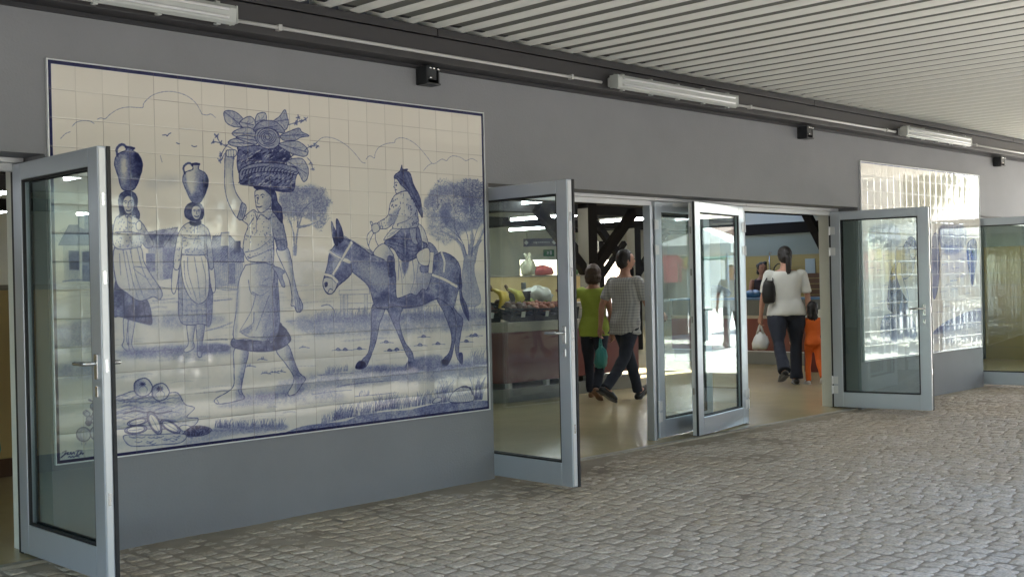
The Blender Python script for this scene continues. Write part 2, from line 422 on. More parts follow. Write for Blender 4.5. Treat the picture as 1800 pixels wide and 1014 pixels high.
    for q in range(26):
        a = q*2.4; r = .35+.62*((q*7) % 26)/26; p.wash([(695+165*r*math.cos(a)+34*math.cos(b), 700+100*r*math.sin(a)+26*math.sin(b)) for b in (0, 1.2, 2.5, 3.8, 5.1)], .34+.16*(q % 3)/2, .6, 5)
    p.crown(690, 690, 170, 100, 1300, .5, 11); p.crown(790, 780, 60, 95, 350, .52, 11); p.crown(610, 770, 80, 60, 300, .45, 11)
    for L in [[(650, 860), (680, 760), (760, 690)], [(655, 850), (640, 740), (600, 680)], [(700, 745), (740, 700), (800, 680)]]: p.line(L, 3, .62, .8, taper=.6)
    p.view(540, 260, 4.609)
    for L in [[(1300, 1230), (1275, 880), (1200, 720)], [(1330, 1230), (1320, 880), (1400, 740)], [(1290, 900), (1230, 760), (1070, 660)], [(1310, 860), (1330, 700), (1300, 600)], [(1345, 920), (1370, 800), (1425, 640)]]:
        p.line(L, 15, .4, .9, taper=.6); p.line(np.array(L)+[10, 0], 2.5, .7, .8, taper=.5); p.line(np.array(L)-[14, 0], 2.5, .65, .8, taper=.5)
    p.fill([(1250, 1010), (1275, 870), (1345, 870), (1350, 1010), (1400, 1250), (1240, 1250)], .34, .9, edge=2, ev=.55); p.hatch([(1250, 1010), (1275, 870), (1345, 870), (1350, 1010), (1400, 1250), (1240, 1250)], 1.6, 10, 4, .6, .6)
    p.wash([(950, 480), (1000, 320), (1200, 250), (1420, 290), (1425, 640), (1300, 660), (1130, 770), (980, 690)], .3, .6, 14)
    for q in range(46):
        a = q*2.4; r = .3+.68*((q*11) % 46)/46; p.wash([(1205+245*r*math.cos(a)+46*math.cos(b), 480+210*r*math.sin(a)+36*math.sin(b)) for b in (0, 1.2, 2.5, 3.8, 5.1)], .36+.24*(q % 4)/3, .65, 5)
    p.crown(1215, 450, 270, 205, 3000, .56, 15); p.crown(1110, 640, 150, 120, 700, .48, 14); p.crown(1330, 420, 110, 180, 900, .66, 15)
    for L in [[(1285, 860), (1240, 740), (1130, 640), (1060, 630)], [(1305, 860), (1290, 700), (1230, 580)], [(1325, 870), (1350, 720), (1390, 600)], [(1240, 740), (1190, 640), (1180, 540)]]: p.line(L, 5, .66, .85, taper=.7)
    # ---- first water carrier, partly behind the open door
    p.view(80, 230, 2.472)
    p.fill([(330, 815), (350, 815), (345, 910), (372, 952), (360, 962), (325, 930), (332, 900)], .2, 1, edge=2.2)
    p.fill([(352, 820), (380, 822), (366, 915), (378, 955), (360, 962), (352, 920)], .25, 1, edge=2.2)
    p.fill([(300, 640), (350, 700), (400, 730), (437, 735), (455, 828), (420, 832), (318, 802), (290, 790)], .66, 1, edge=2.2, wash=.5)
    p.folds([[(330, 690), (335, 800)], [(370, 715), (380, 815)], [(415, 735), (430, 828)]], 4, .9)
    A = [(296, 498), (400, 496), (420, 560), (445, 610), (497, 690), (490, 727), (462, 716), (430, 727), (395, 732), (350, 702), (300, 650)]
    p.fill(A, .12, 1, grad=((330, 560), (490, 720), .32), edge=2.4)
    p.folds([[(330, 510), (345, 600), (360, 690)], [(360, 505), (385, 620), (420, 722)], [(392, 505), (420, 610), (470, 700)], [(315, 530), (320, 620)], [(430, 590), (380, 585), (383, 600), (440, 640)], [(345, 520), (370, 640), (395, 725)]], 3, .6)
    B = [(296, 385), (340, 357), (372, 362), (410, 392), (432, 425), (462, 488), (435, 505), (408, 478), (402, 500), (296, 502)]
    p.fill(B, .12, 1, grad=((330, 400), (440, 480), .32), edge=2.4); p.dots(B, 90, 2.6, .65)
    p.line([(296, 437), (350, 434), (408, 442)], 3.4, .85); p.folds([[(405, 400), (395, 420), (405, 470)], [(350, 365), (352, 430)], [(420, 430), (440, 490)]], 2.4, .7)
    p.fill([(388, 400), (400, 388), (412, 398), (408, 425), (392, 425)], .1, 1, edge=2.2)
    p.fill([(318, 352), (312, 300), (322, 270), (350, 258), (380, 266), (394, 292), (392, 330), (402, 352), (400, 378), (384, 362), (372, 360), (335, 360), (314, 372)], .78, 1, edge=2.4, ev=.95)
    p.fill([(331, 310), (340, 285), (358, 278), (376, 288), (381, 315), (373, 345), (357, 358), (341, 347)], .1, 1, edge=2, grad=((345, 320), (382, 325), .35))
    p.folds([[(337, 303), (343, 300), (350, 303)], [(360, 302), (368, 298), (375, 301)], [(355, 305), (353, 326), (359, 329)]], 2.4, .8)
    p.line([(346, 341), (355, 344), (365, 341)], 3, .8); p.blob([(344, 309), (368, 308)], 2.6, .9)
    p.line([(340, 357), (346, 372), (356, 365), (368, 374), (372, 362)], 2.2, .75)
    p.fill([(345, 66), (382, 72), (376, 84), (400, 100), (417, 140), (408, 190), (380, 250), (330, 250), (312, 195), (296, 140), (310, 100), (346, 82)], .5, 1, grad=((335, 150), (415, 160), .88), edge=2.6, ev=.95)
    p.wash([(325, 120), (345, 110), (350, 180), (335, 225), (322, 180)], .15, .9, 14)
    p.line([(310, 108), (306, 80), (318, 62), (335, 58), (350, 72)], 7, .75); p.line([(345, 68), (382, 74)], 5, .9)
    p.wash([(325, 955), (420, 940), (600, 930), (590, 962), (400, 975)], .55, .9, 12)
    for k in range(12): p.line([(330+k*18, 968-k*2), (370+k*20, 955-k)], 3, .62, .6)
    # ---- second water carrier
    p.fill([(606, 832), (641, 832), (633, 900), (637, 938), (602, 958), (594, 946), (612, 918)], .18, 1, edge=2.2, grad=((610, 860), (640, 860), .38))
    p.fill([(648, 832), (683, 832), (673, 920), (670, 975), (652, 972), (652, 930)], .22, 1, edge=2.2, grad=((650, 860), (680, 860), .45))
    S = [(575, 590), (590, 532), (690, 532), (716, 640), (711, 828), (670, 834), (580, 826), (570, 690)]
    p.fill(S, .34, 1, edge=2.4)
    S2 = [(572, 690), (580, 640), (710, 640), (711, 828), (670, 834), (580, 826)]
    p.hatch(S2, 1.57, 21, 7, .68, .8, .1); p.hatch(S2, .02, 21, 7, .68, .8, .1)
    p.wash([(690, 560), (715, 640), (710, 820), (690, 830)], .7, .8, 10)
    A = [(588, 536), (684, 536), (704, 640), (694, 722), (652, 746), (608, 700), (584, 612)]
    p.fill(A, .08, 1, grad=((630, 600), (700, 700), .3), edge=2.2)
    p.folds([[(610, 545), (615, 620), (650, 735)], [(640, 545), (655, 640), (665, 735)], [(670, 545), (690, 640), (685, 720)], [(595, 560), (600, 640), (625, 705)]], 3, .6)
    p.fill([(548, 585), (540, 680), (553, 702), (566, 655), (572, 588)], .1, 1, edge=2.2); p.fill([(703, 588), (716, 690), (731, 682), (724, 588)], .14, 1, edge=2.2)
    B = [(622, 393), (585, 418), (563, 470), (549, 582), (573, 592), (588, 505), (592, 532), (690, 532), (692, 490), (704, 588), (723, 582), (712, 470), (700, 424), (668, 400)]
    p.fill(B, .14, 1, grad=((600, 450), (715, 500), .36), edge=2.4); p.dots(B, 85, 2.6, .65); p.line([(592, 460), (640, 466), (692, 460)], 2, .6)
    p.folds([[(588, 505), (590, 450)], [(692, 500), (694, 440)], [(642, 410), (640, 440)], [(655, 410), (652, 440)]], 2.6, .72)
    p.fill([(604, 372), (599, 340), (612, 316), (640, 307), (670, 315), (682, 345), (674, 378), (640, 388)], .78, 1, edge=2.2, ev=.95)
    p.fill([(628, 345), (636, 325), (654, 322), (669, 335), (669, 358), (660, 378), (644, 380), (632, 365)], .1, 1, edge=2, grad=((635, 350), (670, 350), .3))
    p.folds([[(636, 342), (642, 339), (647, 342)], [(656, 342), (661, 339), (666, 342)], [(652, 342), (650, 356), (655, 358)]], 2.2, .8); p.line([(641, 366), (650, 369), (660, 366)], 2.8, .8); p.blob([(642, 345), (661, 345)], 2.2, .9)
    p.fill([(620, 388), (642, 392), (669, 386), (668, 402), (644, 410), (622, 404)], .82, 1)
    p.fill([(633, 140), (662, 140), (660, 164), (688, 180), (702, 212), (694, 255), (667, 306), (633, 306), (604, 250), (591, 210), (602, 178), (634, 164)], .16, 1, grad=((630, 200), (702, 215), .85), edge=2.6, ev=.95)
    p.wash([(595, 190), (602, 182), (612, 240), (640, 298), (632, 302), (602, 245)], .7, .8, 8); p.wash([(636, 268), (665, 268), (662, 306), (638, 306)], .65, .8, 10)
    p.line([(600, 182), (594, 158), (606, 142), (622, 138), (634, 150)], 6, .72); p.line([(632, 142), (663, 142)], 6, .9)
    p.wash([(660, 930), (740, 920), (795, 935), (770, 955), (670, 962)], .68, .95, 10)
    for k in range(10): p.line([(640+k*14, 955-k*2), (690+k*12, 945-k)], 3, .66, .6)
    # ---- basket carrier, lower half
    p.view(340, 420, 3.381)
    p.wash([(290, 935), (520, 905), (640, 880), (600, 925), (300, 965)], .55, .95, 10); p.wash([(120, 985), (300, 950), (420, 960), (200, 1000)], .4, .8, 14)
    p.fill([(234, 648), (314, 658), (292, 780), (273, 890), (291, 935), (270, 952), (180, 972), (126, 974), (118, 946), (220, 880), (230, 780)], .14, 1, edge=2.6, grad=((240, 760), (300, 770), .5))
    p.fill([(482, 655), (550, 624), (590, 720), (620, 790), (656, 825), (636, 862), (600, 912), (560, 928), (553, 906), (580, 860), (585, 812), (540, 740)], .2, 1, edge=2.6, grad=((530, 720), (590, 700), .5))
    p.folds([[(126, 950), (140, 975)], [(255, 890), (262, 915), (280, 925)], [(600, 800), (625, 812)], [(590, 812), (582, 850)]], 2.4, .75)
    p.fill([(226, 585), (300, 598), (460, 590), (500, 498), (520, 512), (546, 540), (567, 600), (482, 655), (350, 662), (224, 636)], .74, 1, edge=2.6, ev=.95, wash=.5)
    p.folds([[(340, 605), (345, 655)], [(420, 598), (425, 655)], [(480, 580), (500, 645)]], 4, .95)
    p.fill([(455, 148), (480, 170), (492, 240), (503, 500), (470, 592), (440, 590), (450, 300)], .5, 1, edge=2, wash=.5); p.folds([[(470, 200), (482, 400), (470, 580)], [(485, 260), (494, 450)]], 4, .75)
    A = [(322, 145), (462, 150), (462, 300), (470, 470), (430, 592), (360, 598), (300, 590), (228, 580), (244, 420), (260, 250), (290, 170)]
    p.fill(A, .08, 1, grad=((250, 420), (480, 420), .38), edge=2.6)
    p.folds([[(318, 240), (330, 310), (360, 330)], [(340, 310), (390, 330), (440, 300)], [(360, 330), (330, 430), (265, 540)], [(350, 430), (340, 500), (262, 548)], [(440, 330), (400, 440), (360, 540)], [(455, 400), (420, 520), (400, 590)], [(268, 545), (320, 575), (430, 580)], [(400, 250), (440, 225)], [(390, 270), (430, 270)]], 3.4, .66)
    p.wash([(270, 540), (340, 500), (360, 440), (345, 520), (310, 560)], .5, .8, 10); p.wash([(440, 330), (462, 330), (466, 520), (430, 590), (400, 590)], .45, .8, 14); p.wash([(250, 300), (262, 280), (250, 560), (235, 570)], .4, .7, 10)
    p.fill([(460, 160), (500, 165), (532, 190), (518, 212), (535, 275), (515, 270), (488, 205)], .42, 1, edge=2.2)
    p.fill([(484, 55), (545, 42), (572, 112), (588, 222), (612, 322), (640, 385), (632, 422), (606, 428), (590, 394), (572, 388), (576, 330), (560, 240), (520, 150)], .1, 1, edge=2.6, grad=((530, 150), (585, 140), .42))
    p.folds([[(592, 345), (602, 425)], [(606, 345), (617, 422)], [(618, 345), (628, 420)], [(583, 350), (580, 386)]], 2.2, .72)
    # ---- basket carrier, upper half
    p.view(340, 160, 3.623)
    B = [(368, 752), (405, 768), (480, 745), (545, 800), (575, 900), (585, 990), (530, 1005), (505, 930), (498, 1090), (440, 1084), (352, 1080), (318, 1040), (306, 990), (318, 915), (338, 850), (305, 812)]
    p.fill(B, .1, 1, grad=((360, 900), (560, 930), .42), edge=2.6); p.dots(B, 100, 3, .7)
    p.folds([[(505, 930), (490, 860), (480, 800)], [(345, 850), (375, 800)], [(320, 1020), (400, 1000), (480, 940)], [(400, 780), (390, 850), (395, 900)], [(340, 1060), (420, 1030), (500, 990)], [(520, 950), (525, 1000)], [(545, 945), (550, 998)], [(565, 950), (570, 990)]], 2.8, .74)
    p.line([(512, 950), (550, 940), (578, 940)], 2.6, .75); p.line([(385, 772), (398, 812), (420, 780), (470, 808), (492, 775)], 2.6, .8)
    p.fill([(200, 380), (191, 500), (195, 640), (230, 740), (275, 803), (318, 738), (262, 640), (242, 540), (246, 440), (250, 400)], .08, 1, edge=2.6, grad=((200, 600), (265, 570), .26))
    p.fill([(272, 803), (284, 760), (300, 708), (328, 735), (305, 812)], .3, 1, edge=2.6); p.folds([[(300, 720), (292, 790)], [(315, 735), (300, 800)]], 2.6, .75)
    p.fill([(378, 612), (398, 588), (460, 588), (512, 638), (527, 700), (552, 742), (556, 832), (512, 782), (488, 745), (470, 660)], .84, 1, edge=2.4, ev=1)
    p.fill([(382, 640), (385, 692), (394, 740), (420, 770), (462, 748), (487, 715), (490, 690), (482, 662), (440, 624), (396, 626)], .1, 1, edge=2.4, grad=((400, 690), (485, 690), .34))
    p.folds([[(385, 664), (397, 657), (408, 661)], [(418, 660), (432, 652), (446, 660)], [(408, 668), (396, 706), (412, 712)], [(488, 690), (494, 705), (484, 722)]], 2.8, .86)
    p.line([(396, 730), (410, 734), (428, 728)], 3.2, .85); p.blob([(398, 675), (432, 670)], 3.4, .95); p.wash([(440, 700), (480, 690), (470, 740), (430, 764)], .32, .6, 10)
    # basket and its load
    K = [(270, 470), (275, 380), (300, 350), (560, 350), (620, 430), (652, 490), (640, 560), (625, 630), (540, 634), (400, 606), (300, 590), (284, 560), (285, 530)]
    p.fill(K, .66, 1, edge=2.6, ev=.95, wash=.5)
    for k in range(240):
        x = 275+p.rs.rand()*350; y = 360+p.rs.rand()*250+(x-280)*.06
        if y > 590+(x-300)*.12: continue
        p.line([(x, y), (x+9, y-9), (x+20, y-11)], 2.6, .95 if k % 3 else .2, .7, taper=.4)
    p.fill([(282, 540), (300, 490), (380, 458), (480, 455), (570, 462), (650, 492), (648, 528), (560, 512), (430, 510), (330, 530), (298, 566)], .45, 1, edge=2.6, ev=.95)
    for k in range(17):
        x = 300+k*20; y = 530-34*np.sin((k+2)/19*3.14)-(2 if k < 8 else -6)
        p.line([(x, y+12), (x+10, y-14), (x+30, y-22)], 4, .9, .85, taper=.5)
    p.line([(290, 585), (400, 600), (540, 628), (625, 622)], 5, .85)
    p.fill([(202, 378), (222, 372), (262, 374), (262, 408), (235, 416), (205, 412)], .12, 1, edge=2.4); p.folds([[(215, 376), (217, 412)], [(230, 374), (232, 412)], [(246, 374), (247, 408)]], 2.4, .75)
    leaves = [([(190, 130), (250, 128), (300, 165), (325, 215), (280, 228), (230, 218), (196, 188)], .28), ([(288, 195), (345, 160), (382, 185), (388, 240), (335, 235), (300, 225)], .24), ([(385, 195), (400, 146), (448, 138), (456, 182), (430, 225), (400, 230)], .3),
              ([(495, 195), (540, 160), (574, 118), (590, 165), (597, 205), (575, 245), (520, 215)], .36), ([(240, 262), (325, 228), (392, 255), (365, 300), (275, 292)], .28), ([(213, 322), (258, 300), (330, 310), (385, 335), (310, 352), (240, 346)], .26),
              ([(262, 292), (330, 280), (395, 300), (390, 335), (330, 322)], .36), ([(545, 282), (600, 255), (662, 234), (682, 258), (727, 282), (675, 292), (640, 310), (570, 312)], .32), ([(535, 332), (640, 315), (700, 345), (722, 382), (702, 412), (640, 402), (565, 365)], .3),
              ([(588, 442), (640, 425), (690, 432), (722, 490), (716, 552), (692, 572), (670, 535), (640, 480), (592, 472)], .26), ([(375, 245), (400, 205), (450, 186), (520, 196), (572, 252), (540, 262), (460, 232), (400, 255)], .46)]
    for L, v in leaves:
        p.fill(L, v, 1, edge=2.6, ev=.85, wash=.5)
        L = np.array(L); c = L.mean(0)
        a = L[0]; p.line([a, c, c+(c-a)*.7], 2.4, .75)
        for q in L[1:-1:1]: p.line([c+(a-c)*.2, (c+q)/2+3, c+(q-c)*.82], 1.7, .62, .7)
    p.fill([(385, 285), (400, 245), (450, 232), (510, 245), (540, 285), (535, 335), (500, 362), (450, 362), (405, 335)], .3, 1, edge=2.6)
    for r in (66, 52, 40, 28, 16):
        t = np.linspace(.3*r, .3*r+5.4, 14); p.line(np.c_[465+r*np.cos(t)*1.02, 292+r*np.sin(t)*.86], 2.8, .78); p.wash(np.c_[465+r*np.cos(t[:7])*1.02, 292+r*np.sin(t[:7])*.86], .45, .4, 6)
    for S in [[(240, 365), (200, 345), (165, 328), (138, 285)], [(165, 328), (118, 318)], [(200, 345), (170, 400), (160, 440)], [(590, 215), (640, 200), (680, 188), (705, 178)], [(650, 196), (660, 165)], [(700, 375), (730, 352), (785, 345)], [(735, 352), (765, 335)], [(715, 420), (740, 450), (750, 490)], [(190, 395), (172, 430)], [(250, 400), (245, 430)]]:
        p.line(S, 2.6, .75)
        for q in S[1:]:
            q = np.array(q)
            for _ in range(7): d = (p.rs.rand(2)-.5)*30; p.line([q+d*.2, q+d], 3.2, .7, .8, smooth=False)
    # ---- mule: far fence, legs, body
    p.view(540, 440, 3.17)
    p.fill([(170, 218), (340, 212), (340, 238), (170, 242)], .12, .9, False, edge=2, ev=.5); p.fill([(188, 290), (640, 288), (640, 318), (188, 322)], .14, .9, False, edge=2, ev=.5)
    for x in (176, 310, 200, 630): p.fill([(x, 240), (x+18, 240), (x+20, 370), (x+2, 370)], .2, .9, False, edge=1.6, ev=.5)
    p.grass([(30, 385), (200, 380), (360, 360)], 120, 55, .5); p.grass([(520, 370), (740, 350), (980, 350)], 170, 60, .5)
    p.line([(70, 305), (110, 298), (140, 325), (150, 370)], 3, .6); p.wash([(30, 380), (300, 355), (980, 345), (980, 375), (500, 390), (40, 400)], .5, .9, 12)
    p.fill([(805, 310), (835, 345), (864, 385), (852, 470), (842, 560), (862, 600), (860, 630), (848, 622), (825, 570), (822, 470), (832, 410)], .6, 1, edge=2.4, ev=.95)
    p.fill([(358, 300), (425, 318), (398, 400), (378, 500), (342, 602), (312, 652), (262, 652), (300, 605), (335, 560), (350, 450)], .6, 1, edge=2.4, ev=.95, grad=((350, 400), (410, 400), .5))
    body = [(225, 95), (215, 20), (205, -66), (255, -48), (310, -12), (358, 22), (420, 12), (480, 30), (560, 40), (690, 30), (740, 5), (800, 25), (842, 72), (852, 150), (832, 240), (800, 325), (722, 268), (640, 300), (540, 318), (420, 322), (370, 302), (330, 190)]
    p.fill(body, .58, 1, edge=2.6, ev=.95, wash=.55)
    p.wash([(240, 70), (330, 60), (440, 120), (430, 220), (360, 200), (290, 120)], .3, .75, 40); p.wash([(730, 40), (790, 60), (800, 150), (740, 170)], .42, .7, 30); p.wash([(400, 230), (520, 260), (700, 250), (640, 300), (420, 315)], .75, .8, 22)
    p.fill([(445, 318), (522, 312), (507, 390), (536, 500), (582, 570), (587, 652), (545, 656), (560, 602), (545, 572), (490, 440), (460, 370)], .68, 1, edge=2.4, ev=.95, grad=((450, 350), (540, 420), .55))
    p.fill([(718, 262), (802, 318), (826, 400), (822, 480), (802, 590), (772, 642), (735, 644), (755, 602), (790, 560), (800, 470), (760, 350)], .6, 1, edge=2.4, ev=.95, grad=((730, 330), (820, 350), .7))
    for h in ([(262, 652), (280, 615), (315, 620), (312, 652)], [(545, 656), (552, 622), (586, 620), (588, 652)], [(733, 644), (745, 608), (782, 612), (772, 644)], [(842, 575), (862, 572), (864, 628), (852, 628)]): p.fill(h, .9, 1, edge=2)
    p.fill([(845, 130), (858, 180), (856, 240), (888, 310), (897, 388), (862, 322), (846, 250)], .72, 1, edge=2.2, ev=.95)
    for k in range(14): p.line([(852+k*.5, 200+k*6), (866+k, 280+k*5), (872+k*1.8, 330+k*3)], 2, .85, .7)
    p.wash([(310, 655), (420, 640), (560, 640), (590, 600), (740, 580), (760, 640), (980, 615), (980, 640), (640, 672), (330, 672)], .6, .85, 16)
    for k in range(34): x = 290+p.rs.rand()*640; y = 655-(x-300)*.04+p.rs.rand()*22-6; p.line([(x, y), (x+50+60*p.rs.rand(), y-5)], 2.4, .6, .5)
    # head
    p.fill([(128, -10), (117, 0), (104, 80), (86, 140), (80, 192), (104, 236), (136, 232), (166, 192), (205, 160), (236, 128), (252, 70), (244, -10), (205, -72), (172, -70), (150, -42)], .6, 1, wash=.5)
    p.line([(152, -42), (128, -10), (117, 0), (104, 80), (86, 140), (80, 192), (104, 236), (136, 232), (166, 192), (205, 160), (236, 128), (250, 96)], 2.6, .95)
    p.wash([(150, 20), (190, 10), (180, 80), (140, 120), (120, 100)], .3, .8, 26); p.fill([(86, 150), (130, 150), (160, 178), (136, 230), (106, 234), (82, 195)], .2, 1, edge=2)
    p.fill([(88, 175), (104, 172), (106, 192), (92, 200)], .9, 1); p.line([(106, 232), (118, 210), (134, 215)], 2.4, .8)
    p.view(540, 260, 4.609)
    p.fill([(185, 588), (207, 640), (230, 690), (236, 780), (212, 770), (190, 690)], .66, 1, edge=2.4, ev=1, grad=((190, 640), (230, 660), .9)); p.fill([(226, 566), (268, 645), (282, 728), (250, 760), (228, 700)], .7, 1, edge=2.4, ev=1, grad=((230, 640), (275, 660), .9))
    for k in range(30): x = 285+k*8.5; y = 725+k*4.6; p.line([(x, y+6), (x+5, y-14-6*p.rs.rand())], 3, .75, .8)
    for L in ([(172, 832), (225, 868), (272, 890), (330, 915)], [(272, 890), (312, 820), (345, 765)], [(268, 892), (235, 955), (195, 1020)]): p.line(L, 13, .1, 1, rag=.1); 
    for L in ([(172, 822), (225, 858), (272, 880)], [(172, 842), (225, 878), (266, 900)], [(262, 885), (302, 815), (336, 762)], [(282, 893), (322, 825), (354, 770)], [(258, 890), (225, 950), (186, 1015)], [(278, 895), (245, 960), (205, 1022)]): p.line(L, 1.8, .7)
    p.view(540, 440, 3.17)
    p.line([(92, 128), (130, 140), (160, 170)], 10, .1, 1, rag=.1); p.line([(90, 120), (132, 132), (166, 163)], 1.8, .7); p.line([(88, 137), (126, 150), (154, 178)], 1.8, .7)
    # saddle cloth, straps
    p.line([(690, 130), (760, 158), (828, 196)], 11, .12, 1, rag=.1); p.line([(744, 10), (760, 60), (756, 112)], 10, .14, 1, rag=.1)
    for L in ([(690, 122), (762, 149), (828, 187)], [(688, 140), (758, 167), (824, 205)], [(737, 12), (752, 60), (749, 112)], [(752, 10), (768, 60), (764, 112)]): p.line(L, 1.7, .7)
    C = [(452, 0), (490, -30), (640, -20), (700, -10), (694, 60), (684, 150), (660, 216), (636, 212), (602, 246), (570, 236), (520, 256), (490, 250), (486, 120)]
    p.fill(C, .12, 1, grad=((560, 60), (680, 160), .38), edge=2.6)
    p.folds([[(500, 40), (520, 140), (525, 245)], [(560, 60), (530, 150)], [(580, 40), (590, 150), (570, 230)], [(620, 30), (605, 140), (615, 240)], [(650, 40), (640, 140), (636, 210)], [(672, 20), (668, 120)], [(505, 60), (500, 160)]], 3, .66)
    p.wash([(530, 20), (560, 60), (540, 130), (520, 90)], .6, .9, 10); p.fill([(625, 85), (670, 85), (668, 115), (630, 115)], .5, 1, edge=2)
    # ---- rider
    p.view(540, 260, 4.609)
    p.fill([(940, 770), (985, 760), (1030, 800), (1048, 850), (980, 850)], .42, 1, edge=2.2)
    p.fill([(985, 835), (1020, 838), (1006, 1010), (972, 1010)], .12, 1, False, edge=2); 
    p.fill([(888, 610), (935, 650), (972, 772), (930, 770), (895, 700)], .2, 1, edge=2.4)
    p.fill([(558, 795), (620, 768), (672, 830), (692, 880), (664, 962), (622, 905), (528, 856)], .14, 1, edge=2.6, grad=((580, 810), (690, 880), .36))
    p.fill([(640, 880), (692, 880), (700, 950), (690, 1020), (650, 1030)], .7, 1, edge=2)
    p.fill([(690, 642), (780, 640), (700, 705), (612, 742), (640, 690)], .14, 1, edge=2.4); p.folds([[(640, 715), (700, 680)], [(660, 690), (740, 650)]], 2.2, .6)
    p.fill([(775, 640), (884, 628), (920, 742), (962, 772), (940, 835), (860, 890), (800, 912), (742, 892), (690, 812), (615, 762), (690, 705)], .6, 1, edge=2.6, ev=.95, wash=.5)
    p.folds([[(650, 765), (740, 790), (860, 830), (935, 800)], [(690, 740), (800, 790), (900, 790)], [(740, 700), (800, 760)], [(830, 660), (850, 760)], [(720, 830), (800, 880), (880, 850)], [(870, 650), (880, 760)]], 3.4, .85)
    p.fill([(820, 645), (870, 640), (872, 720), (890, 770), (850, 765), (825, 700)], .38, 1, edge=2.2)
    p.fill([(880, 850), (960, 800), (985, 840), (975, 940), (930, 945), (895, 920)], .14, 1, edge=2.4)
    B = [(718, 366), (800, 344), (850, 400), (880, 500), (892, 600), (862, 640), (690, 646), (694, 600), (642, 642), (600, 648), (574, 642), (560, 602), (640, 545), (660, 450), (688, 392)]
    p.fill(B, .1, 1, grad=((700, 450), (890, 520), .36), edge=2.6); p.dots(B, 80, 4, .75)
    p.folds([[(694, 600), (720, 540), (730, 470)], [(700, 560), (745, 480)], [(720, 610), (800, 580), (860, 530)], [(575, 600), (582, 640)], [(590, 595), (600, 645)], [(660, 560), (680, 580)], [(840, 620), (885, 590)]], 2.8, .76); p.wash([(650, 560), (720, 480), (735, 500), (700, 590), (640, 630)], .42, .8, 12)
    p.fill([(512, 622), (556, 604), (576, 642), (566, 668), (526, 682)], .14, 1, edge=2.4); p.fill([(500, 592), (514, 592), (520, 615), (510, 620)], .1, 1, edge=2.2)
    for L in ([(515, 655), (478, 700), (480, 770), (525, 862)], [(528, 680), (500, 740), (488, 780)], [(540, 690), (545, 740), (566, 786)]): p.line(L, 2.6, .8)
    p.fill([(698, 242), (695, 298), (690, 310), (700, 318), (702, 338), (714, 362), (748, 350), (792, 332), (748, 285), (715, 245)], .08, 1, edge=2.4, grad=((705, 310), (775, 310), .26))
    p.folds([[(702, 275), (712, 272), (722, 278)], [(704, 335), (712, 333), (718, 336)]], 2.6, .9); p.blob([(710, 296)], 5, .9)
    p.fill([(694, 238), (700, 212), (740, 180), (756, 134), (764, 166), (802, 166), (798, 182), (826, 206), (852, 290), (905, 400), (926, 552), (895, 512), (862, 440), (800, 342), (748, 292), (718, 248)], .76, 1, edge=2.6, ev=1, wash=.4)
    p.folds([[(760, 180), (800, 260), (840, 360), (900, 480)], [(720, 225), (780, 280), (820, 340)], [(800, 200), (840, 320)]], 3.4, .98); p.wash([(770, 200), (800, 200), (850, 330), (830, 340)], .5, .6, 14)
    # ---- small stones and dry tufts on the path
    p.view(540, 440, 3.17)
    for x, y in [(200, 550), (280, 545), (430, 508), (640, 478), (620, 525), (720, 518), (450, 555), (490, 550), (880, 505), (930, 470), (910, 475), (160, 550)]:
        p.line([(x-30, y+4), (x, y), (x+45, y+3)], 2.4, .55); p.fill([(x-8, y+2), (x, y-10), (x+12, y-6), (x+16, y+3)], .55, 1, edge=1.8)
    for a, b, h, n in [((95, 685), (220, 668), 40, 70), ((900, 630), (980, 612), 70, 70), ((280, 810), (340, 803), 30, 26)]: p.grass([a, b], n, h, .5)
    for L in ([(50, 693), (150, 684), (250, 680)], [(155, 760), (300, 735), (420, 728)], [(160, 752), (360, 730), (500, 720)], [(260, 812), (400, 800), (490, 790)], [(560, 668), (640, 664)], [(730, 664), (790, 660)], [(20, 800), (120, 785), (240, 775)]): p.line(L, 3, .6, .8, taper=.4)
    p.view(340, 420, 3.381)
    for x, y in [(390, 712), (320, 752), (410, 795), (460, 790), (500, 785), (640, 640)]: p.line([(x-20, y+3), (x, y-4), (x+40, y+3)], 2.4, .6); p.grass([(x-10, y), (x+20, y)], 6, 16, .6)
    for L in ([(60, 540), (140, 520), (220, 490)], [(100, 360), (220, 352)], [(60, 595), (140, 590), (190, 592)], [(540, 485), (640, 480), (700, 488)], [(720, 480), (800, 468), (860, 455)]): p.line(L, 5, .45, .6)
    # ---- banks of grass along the lower edge
    p.view(540, 440, 3.17)
    bank = [(-200, 1050), (-60, 985), (60, 965), (200, 950), (300, 915), (460, 895), (560, 888), (690, 858), (760, 850), (1000, 838), (1030, 880), (1030, 900), (0, 1030)]
    p.fill(bank, .5, .9, wash=.6); p.hatch(bank, -.12, 9, 4, .78, .6)
    for a, b, n, h, v in [((70, 965), (250, 925), 90, 50, .55), ((140, 945), (310, 915), 110, 75, .68), ((310, 910), (380, 900), 50, 60, .58), ((370, 895), (500, 880), 130, 85, .68), ((500, 885), (700, 850), 120, 70, .66), ((715, 850), (810, 840), 90, 110, .72), ((925, 835), (975, 830), 60, 130, .8)]:
        p.grass([a, b], n, h, v)
    p.fill([(795, 845), (806, 795), (850, 762), (885, 755), (915, 785), (922, 838)], .22, 1, edge=3, ev=.95, wash=.6); p.hatch([(795, 845), (806, 795), (850, 762), (885, 755), (915, 785), (922, 838)], 1.1, 12, 4, .7, .7); p.line([(860, 760), (905, 765), (920, 800)], 6, .95)
    p.fill([(695, 850), (712, 822), (745, 822), (740, 842)], .3, 1, edge=2.4, ev=.9)
    p.view(220, 650, 6.336)
    p.wash([(640, 800), (950, 660), (1700, 610), (1760, 660), (1200, 720), (700, 830)], .34, .9, 12)
